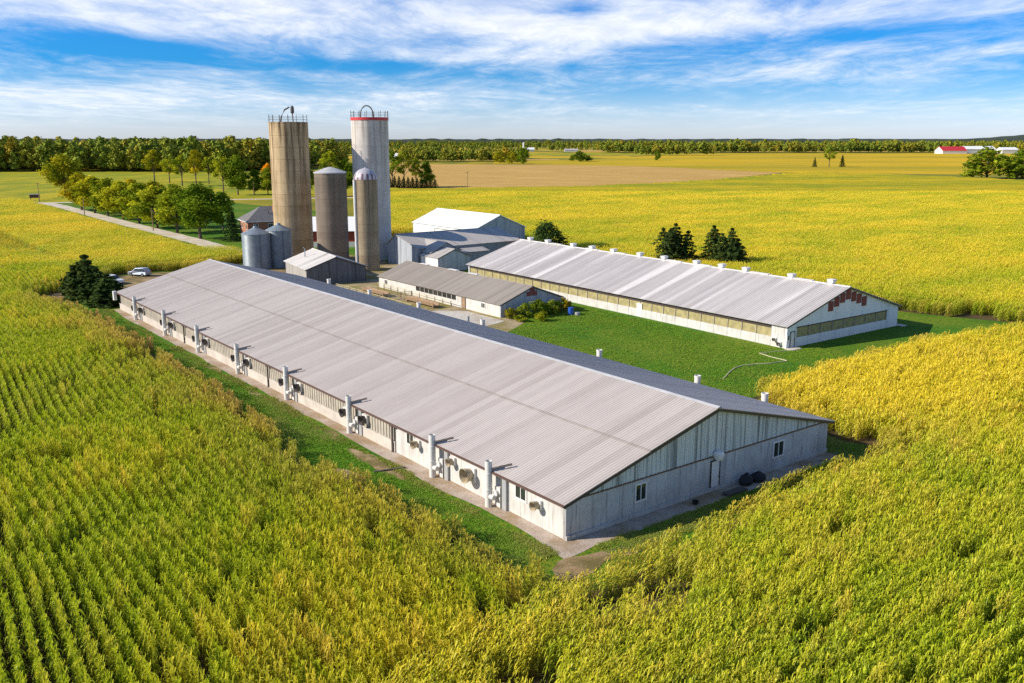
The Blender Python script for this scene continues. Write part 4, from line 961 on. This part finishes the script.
wood('horizon_wood',[strip(-1600,1700,2650,90),strip(-2200,2300,3600,110),strip(-600,400,2050,30),strip(-900,-60,1480,50)],17,18,34,'thin dark bands of woodland along the horizon',.12)
def far_band(name,y,x0,x1,z,step,seed,label,depth=300,var=.35):
    m=MB(); n=int((x1-x0)/step); top=[]
    for k in range(n+1):
        x=x0+k*step; hh=z*(1-var+var*(1+noise.noise(Vector((x/(step*2.3),seed,0)))+.6*noise.noise(Vector((x/(step*9),seed,4)))))
        for q,f in ((0,0),(depth*.04,.8),(depth*.2,1),(depth,.95)): m.v.append((x,y+q+40*noise.noise(Vector((x/900,seed,9))),hh*f))
    for k in range(n):
        for j in range(3): a=k*4+j; m.f.append((a,a+4,a+5,a+1))
    return tag(m.build(name,'hill'),label,'wood',kind='stuff')
far_band('horizon_wood',5200,-3600,3700,19,22,3,'dark line of woodland at the horizon')
far_band('horizon_wood',7600,-5200,5300,26,30,6,'farthest dark line of woodland')
m=MB(); nx=60
for i in range(nx+1):
    for j in range(9):
        a=i/nx; b=j/8; hgt=78*math.exp(-((a-.62)/.22)**2)*math.sin(pi*b)**1.2+22*math.sin(pi*a)*math.sin(pi*b)+4*noise.noise(Vector((a*30,b*6,2)))
        m.v.append((3300+a*3600,8200+b*1600,max(hgt,-1)))
for i in range(nx):
    for j in range(8): q=i*9+j; m.f.append((q,q+9,q+10,q+1))
tag(m.build('hills','hill',None,True),'low wooded hill on the far horizon','hill',kind='structure')

# ------------------------------------------------------------------ far farms
def far_barn(name,x,y,rz,w,l,e,p,wall,roof,label,cat='barn'):
    t=empty(name,(x,y,0),R(rz),label,cat); m=MB(); m.box(0,l,0,w,-.1,e); m.prism([(0,e),(w,e),(w/2,p-.1)],0,0,l); m.build('wall',wall,t)
    m=MB(); m.prism([(-.5,e-.25),(w/2,p),(w+.5,e-.25),(w+.5,e),(w/2,p+.25),(-.5,e)],0,-.5,l+.5); m.build('roof',roof,t); return t
far_barn('distant_barn',779,1690,4,28,46,5.5,12.5,'trim_white','roof_red','distant white barn with bright red roof')
far_barn('distant_barn',834,1715,4,26,56,8,13,'trim_white','roof_white','long distant white barn beside the red roofed one')
far_barn('distant_barn',892,1700,4,20,30,7,11,'trim_white','roof_white','short white barn at the end of the distant white barns')
far_barn('distant_barn',982,1760,4,24,60,7,12,'trim_white','roof_white','distant white barn at the frame edge behind the bushy trees')
far_barn('distant_house',24,2010,5,10,24,4,8,'trim_white','roof_white','tiny white farm building in the far middle distance','house')
far_barn('distant_barn',110,1960,0,10,28,3,6,'trim_white','roof_grey','tiny long grey roofed barn on the far plain')
far_barn('distant_barn',-168,1120,8,14,36,4.5,9,'trim_white','roof_white','distant white roofed shed glimpsed between the silos')
far_barn('distant_house',226,2080,0,14,26,5,10,'trim_white','roof_brown','tiny brown roofed farmhouse on the far plain','house')
t=empty('water_tower',(24,1930,0),0,'thin white tower standing in the far wood line','tower'); m=MB(); m.lathe([(1.9,0),(1.8,17)],16); m.build('shaft','trim_white',t); m=MB(); m.lathe([(2.1,17),(2.0,18),(1.0,19),(.2,19.4)],16); m.build('cap','roof_white',t)

# ------------------------------------------------------------------ poles, sign, vehicles, small things
def pole(x,y,h,label,arms=True):
    t=empty('utility_pole',(x,y,0),rnd.uniform(.4,1.),label,'pole'); m=MB(); m.tube([(0,0,-.3),(0,0,h)],[.16,.11],8); m.build('shaft','wood',t)
    if arms: m=MB(); m.box(-1.1,1.1,-.06,.06,h-.7,h-.55); m.build('crossarm','wood',t)
pole(-200.,391,8.2,'utility pole beside the dark sign at the road junction'); pole(-104.,266.,6.6,'short pole beside the driveway among the light green trees',False); pole(-149.,321.,6,'thin pole at the driveway edge near the road',False); pole(-22.6,470,10,'lone utility pole at the edge of the stubble field'); pole(-121.6,436,6.5,'thin pole on the hedge line near the tan silo',False)
t=empty('roadside_sign',(-206.,399,0),.3,'dark wooden roadside sign on two posts at the junction','sign'); m=MB(); m.box(-2.0,2.0,-.08,.08,1.2,2.6); m.build('board','sign_board',t); m=MB(); m.box(-2.2,2.2,-.3,.3,2.62,2.85); m.build('cover_board','trim_white',t)
for x in (-1.6,1.6): m=MB(); m.box(x-.12,x+.12,.085,.25,-.2,2.6); m.build('post','wood',t)
def car(name,x,y,rz,label,paint,van=True):
    t=empty(name,(x,y,0),rz,label,'car'); W=.88
    prof=[(-2.15,.32),(2.12,.32),(2.18,.62),(2.1,.84),(1.15,1.0),(.35,1.60),(-1.55,1.64),(-2.0,1.12),(-2.18,.95)] if van else [(-2.2,.30),(2.2,.30),(2.25,.6),(2.1,.78),(1.0,.92),(.35,1.40),(-1.1,1.42),(-1.75,1.0),(-2.25,.92)]
    m=MB()
    def sect(yy,s,k): return [(px,yy*(1 if pz<1.02 else s),pz) for px,pz in prof]
    a=sect(-W,.80,0); b=sect(W,.80,0); i=len(m.v); m.v+=a+b; n=len(prof); m.f.append(tuple(range(n))); m.f.append(tuple(range(2*n-1,n-1,-1)))
    for k in range(n): m.f.append((i+k,i+n+k,i+n+(k+1)%n,i+(k+1)%n))
    body=m.build('body',paint,t); bv=body.modifiers.new('soft','BEVEL'); bv.width=.07; bv.segments=3; bv.limit_method='ANGLE'
    top=prof[5][1]; 
    for s in (-1,1):
        g=MB(); y0,y1=s*(W*.97+.012),s*(W*.84+.012)
        for (xa,xb,xc,xd) in (((.92,.12,.12,.30) if van else (.85,.1,.1,.28)),(.02,-.85,-.85,.02),(-.95,-1.78,-1.50,-.95)) if van else ((.85,.1,.1,.28),(.0,-.95,-.95,.0)):
            g.poly([(xa,y0,1.06),(xb,y0,1.06),(xc,y1,top-.08),(xd,y1,top-.08)])
        g.build('side_window','glass',t)
    g=MB(); p,q=prof[4],prof[5]; e=.012; f=lambda tt:(p[0]+(q[0]-p[0])*tt+.03,p[1]+(q[1]-p[1])*tt+.03)
    c,d=f(.1),f(.92); g.poly([(c[0],-.74,c[1]),(c[0],.74,c[1]),(d[0],.64,d[1]),(d[0],-.64,d[1])]); g.build('windscreen','glass',t)
    for wx in (-1.35,1.38):
        for s in (-1,1):
            w=MB(); w.tube([(wx,s*.70,.33),(wx,s*.92,.33)],.34,20); o=w.build('wheel','tyre',t); w=MB(); w.tube([(wx,s*.9,.33),(wx,s*.935,.33)],.2,14); w.build('rim','hub',o)
    for s in (-1,1):
        w=MB(); w.box(2.08,2.19,s*.62-.18,s*.62+.18,.62,.78); w.build('headlight','headlight',t); w=MB(); w.box(-2.2,-2.1,s*.7-.12,s*.7+.12,.85,1.08); w.build('tail_light','red_light',t)
    return t
car('parked_car',-72.4,176.6,R(160),'silver blue hatchback parked on the tan yard edge','paint_silver'); car('parked_car',-73.4,166.6,R(-28),'white car half hidden behind the dark junipers','paint_white')
def drum(name,x,y,r,h,mat,label,cat):
    t=empty(name,(x,y,0),0,label,cat); m=MB(); m.lathe([(r*.95,0),(r,.04),(r,h*.33),(r*1.04,h*.35),(r,h*.37),(r,h*.66),(r*1.04,h*.68),(r,h*.70),(r,h-.03),(r*.93,h),(r*.93,h-.03)],24); m.build('body',mat,t,True); m=MB(); m.lathe([(.05,h-.03),(.05,h+.03)],8,(r*.5,0,0)); m.build('bung','black',t); return t
drum('plastic_barrel',8.9,136.2,.42,1.15,'blue_plastic','blue plastic barrel standing in the grass beside the weedy shrubs','barrel'); drum('plastic_tub',9.9,135.8,.40,.5,'grey_plastic','low grey tub next to the blue barrel','tub')
tg='black things dumped below the gable'
for k,(u,v,w_,h_,l) in enumerate(((-.8,17.6,.62,.95,'bulky black rubbish bag leaning at the gable right of the door'),(-.85,19.0,.7,.8,'lower black rubbish bag at the gable, farther from the door'))):
    m=MB(); prof=[(.55,0),(.95,.12),(1,.35),(.85,.62),(.45,.85),(.12,.93),(.16,1)]
    m.lathe([(r_*w_,z_*h_) for r_,z_ in prof],18); m.v=[(x*(1+.22*noise.noise(Vector((x*2,y*2,z*2+k*5)))),y*(.75+.25*noise.noise(Vector((x*2,y*2,z*2+9)))),z+.12*noise.noise(Vector((x*3,y*3,k)))*(z>.1)) for x,y,z in m.v]
    tag(m.build('rubbish_bag','rubber',None,True,(*UV(u,v)[:2],.03),RZ),l,'rubbish bag',tg)
m=MB(); m.box(-1.1,1.1,-.35,.35,0,.12); m.box(-1.0,1.0,-.30,.30,.121,.2); tag(m.build('plank_stack','dark_metal',None,False,(*UV(-1.35,15.6)[:2],.03),RZ),'flat dark boards lying on the gravel by the gable door','boards')
m=MB(); m.lathe([(.2,0),(.24,.28),(.21,.28),(.18,.06)],14,caps=True); tag(m.build('bucket','black',None,True,UV(-1.0,11.6)),'small black bucket on the gravel along the gable','bucket')
m=MB(); m.box(-1.3,1.3,-.09,.09,0,.1); tag(m.build('timber_post','dark_metal',None,False,(*UV(18.6,-2.6)[:2],.04),RZ-.25),'dark timber post lying across the worn path by the long barn','timber')
m=MB(); m.box(0,.14,0,3.2,0,.1); tag(m.build('kerb_timber','wood',None,False,(*UV(-2.4,29.6)[:2],.03),RZ+1.2),'weathered timber edging at the right gable corner','timber')
def hose(pts,r,label):
    m=MB(); P=[]
    for a,b in zip(pts[:-1],pts[1:]):
        for k in range(6): t_=k/6; P.append((a[0]+(b[0]-a[0])*t_,a[1]+(b[1]-a[1])*t_,.06))
    P.append((*pts[-1],.06)); P=[(p[0]+.25*noise.noise(Vector((p[0]*.4,p[1]*.4,0))),p[1]+.25*noise.noise(Vector((p[0]*.4,p[1]*.4,5))),p[2]) for p in P]
    m.tube(P,r,6); return tag(m.build('hose','hose',None,True),label,'hose')
hose([(23.3,98.0),(24.9,101.5),(27.0,104.3),(29.8,105.0),(33.0,106.3)],.075,'pale hose curving over the lawn towards the maize'); hose([(33.0,106.5),(31.6,108.6),(30.8,110.6),(33.2,111.6),(36.0,112.2)],.055,'pale hose running up to the corner of the curtain barn')
# stock yard fittings
def fence(a,b,n,label,h=1.15):
    t=empty('pipe_fence',(a[0],a[1],0),math.atan2(b[1]-a[1],b[0]-a[0]),label,'fence'); L=math.hypot(b[0]-a[0],b[1]-a[1])
    for k in range(n+1): m=MB(); m.tube([(L*k/n,0,-.1),(L*k/n,0,h)],.07,6); m.build('post','wood',t)
    m=MB()
    for z in (.45,.8,h-.05): m.tube([(0,0,z),(L,0,z)],.04,6)
    m.build('rails','hose',t)
fence(UV(76,41.6),UV(100,42.0),10,'pipe fence along the low barn side of the stock yard'); fence(UV(77,35.0),UV(103,35.4),10,'pipe fence on the long barn side of the stock yard'); fence(UV(88,35.4),UV(88,41.7),3,'short pipe fence crossing the stock yard')
def bunk(u,v,l,label):
    t=empty('feed_bunk',UV(u,v),RZ+pi/2,label,'feeder'); m=MB(); m.prism([(-.5,.35),(.5,.35),(.62,.85),(.54,.85),(.44,.45),(-.44,.45),(-.54,.85),(-.62,.85)],0,0,l); m.build('trough','wood',t)
    m=MB()
    for x in (.3,l/2,l-.4): m.box(x,x+.12,-.45,.45,0,.349)
    m.build('stand','wood',t)
bunk(77,39.5,8.5,'wooden feed bunk on the near half of the stock yard'); bunk(91,38.5,7.5,'wooden feed bunk on the far half of the stock yard')
m=MB(); m.lathe([(.14,0),(.14,1.3),(.18,1.31),(.18,1.4)],10); tag(m.build('stand_pipe','galvanised',None,True,UV(62.5,35.6)),'short grey stand pipe on the concrete pad','pipe')
t=empty('water_trough',UV(75,35.2),RZ,'white box water trough at the edge of the concrete pad','trough'); m=MB(); m.box(-.5,.5,-1,1,0,.7); m.build('tank','trim_white',t); m=MB(); m.box(-.42,.42,-.9,.9,.701,.72); m.build('water','glass',t)

# ------------------------------------------------------------------ light and sky
SEL,SAZ=R(29.5),math.atan2(-.985,-.17)     # where the sun stands: left and slightly behind the camera
sd=Vector((math.sin(SAZ)*math.cos(SEL),math.cos(SAZ)*math.cos(SEL),math.sin(SEL)))
l=bpy.data.lights.new('sun','SUN'); l.energy=5.0; l.angle=R(.5); l.color=(1,.90,.76); lo=bpy.data.objects.new('sun',l); col.objects.link(lo); lo.rotation_euler=(-sd).to_track_quat('-Z','Y').to_euler(); lo.location=sd*200
w=bpy.data.worlds.new('World'); sc.world=w; w.use_nodes=True; nt=NT(w.node_tree); nt.N.clear()
sky=nt.n('ShaderNodeTexSky',sky_type='NISHITA'); sky.sun_disc=False; sky.sun_elevation=SEL; sky.sun_rotation=SAZ%(2*pi); sky.altitude=200; sky.air_density=1; sky.dust_density=.4; sky.ozone_density=2.5
d=nt.vmath('NORMALIZE',nt.n('ShaderNodeTexCoord').outputs['Generated']); X,Y,Z=nt.sep(d)
el=nt.math('ARCSINE',Z); az=nt.math('ARCTAN2',X,Y)
E_=nt.math('MULTIPLY',el,180/pi); A_=nt.math('MULTIPLY',az,180/pi)
# deeper blue a few degrees up, as in the clear air of the photograph
blue=nt.mix(nt.ramp(E_,0.0,4.5),(.80,.93,1.40),(.075,.46,.98)); blue=nt.mix(nt.ramp(E_,10.,32.),blue,(.75,.9,1.05))
skyc=nt.mix(1.0,sky.outputs[0],blue,'MULTIPLY')
zz=nt.math('ADD',nt.math('MAXIMUM',Z,0),.055)
P_=nt.comb(nt.math('DIVIDE',X,zz),nt.math('DIVIDE',Y,zz),0.0)
P_=nt.mapping(P_,(1.9,1,1),rot=(0,0,R(-14)))
warp=nt.n('ShaderNodeTexNoise'); nt.put(warp.inputs['Vector'],P_); warp.inputs['Scale'].default_value=.28; warp.inputs['Detail'].default_value=3
Pw=nt.vmath('ADD',nt.mapping(P_,(.36,1.0,1)),nt.vmath('SCALE',warp.outputs['Color'],None)) if 0 else nt.vmath('ADD',P_,nt.vmath('MULTIPLY',warp.outputs['Color'],(2.2,2.2,0)))
n1=nt.noise(Pw,.5,10,.66,.4); n2=nt.noise(nt.vmath('ADD',Pw,(9,4,0)),2.2,8,.7)
def g(a0,e0,sa,se,amp,tilt=0):
    u=nt.math('DIVIDE',nt.math('SUBTRACT',A_,a0),sa); ee=nt.math('SUBTRACT',nt.math('SUBTRACT',E_,e0),nt.math('MULTIPLY',nt.math('SUBTRACT',A_,a0),tilt)); v=nt.math('DIVIDE',ee,se)
    return nt.math('MULTIPLY',nt.math('EXPONENT',nt.math('MULTIPLY',nt.math('ADD',nt.math('MULTIPLY',u,u),nt.math('MULTIPLY',v,v)),-1)),amp)
bias=nt.math('SUBTRACT',nt.math('MULTIPLY',nt.ramp(E_,3.5,8.0),.09),nt.math('MULTIPLY',nt.ramp(E_,12,36),.26))
for q in ((-17,7.4,11,1.6,.16),(4,6.3,9,1.0,.22,-.02),(-3,4.9,9,.5,.16,-.01),(-26,2.0,12,1.1,.16,.02),(-4,2.3,9,.9,.10),(17,3.9,9,.8,.14,.05),(12,6.6,8,.9,.10,.05),
          (-21,5.0,6,.55,-.26,-.02),(-9,4.2,5,.4,-.15,.02),(9,2.8,8,.9,-.14,.02),(4,7.4,2.5,.5,-.22),(24,8.3,6,.7,-.26),(20,5.7,6,.5,-.12,.04)):
    bias=nt.math('ADD',bias,g(*q))
den=nt.math('ADD',nt.math('ADD',nt.math('MULTIPLY',n1,.75),nt.math('MULTIPLY',n2,.25)),bias)
cl=nt.math('MULTIPLY',nt.ramp(den,.375,.84),.86)
cl=nt.math('MULTIPLY',cl,nt.ramp(E_,-.2,2.2))
bg1=nt.n('ShaderNodeBackground'); nt.put(bg1.inputs[0],skyc); bg1.inputs[1].default_value=.115
bg2=nt.n('ShaderNodeBackground'); shade=nt.mix(nt.ramp(n2,.35,.65),(.80,.84,.93),(1,1,1)); nt.put(bg2.inputs[0],shade); bg2.inputs[1].default_value=.86
mx=nt.n('ShaderNodeMixShader'); nt.put(mx.inputs[0],cl); nt.L.new(bg1.outputs[0],mx.inputs[1]); nt.L.new(bg2.outputs[0],mx.inputs[2]); o=nt.n('ShaderNodeOutputWorld'); nt.L.new(mx.outputs[0],o.inputs[0])
vs=sc.view_settings; vs.view_transform='Standard'; vs.look='None'; vs.exposure=.40; vs.gamma=1; vs.use_curve_mapping=False
sc.cycles.use_denoising=False; sc.cycles.max_bounces=6; sc.cycles.transparent_max_bounces=4; sc.cycles.caustics_reflective=False; sc.cycles.caustics_refractive=False
sc.cycles.sample_clamp_indirect=4
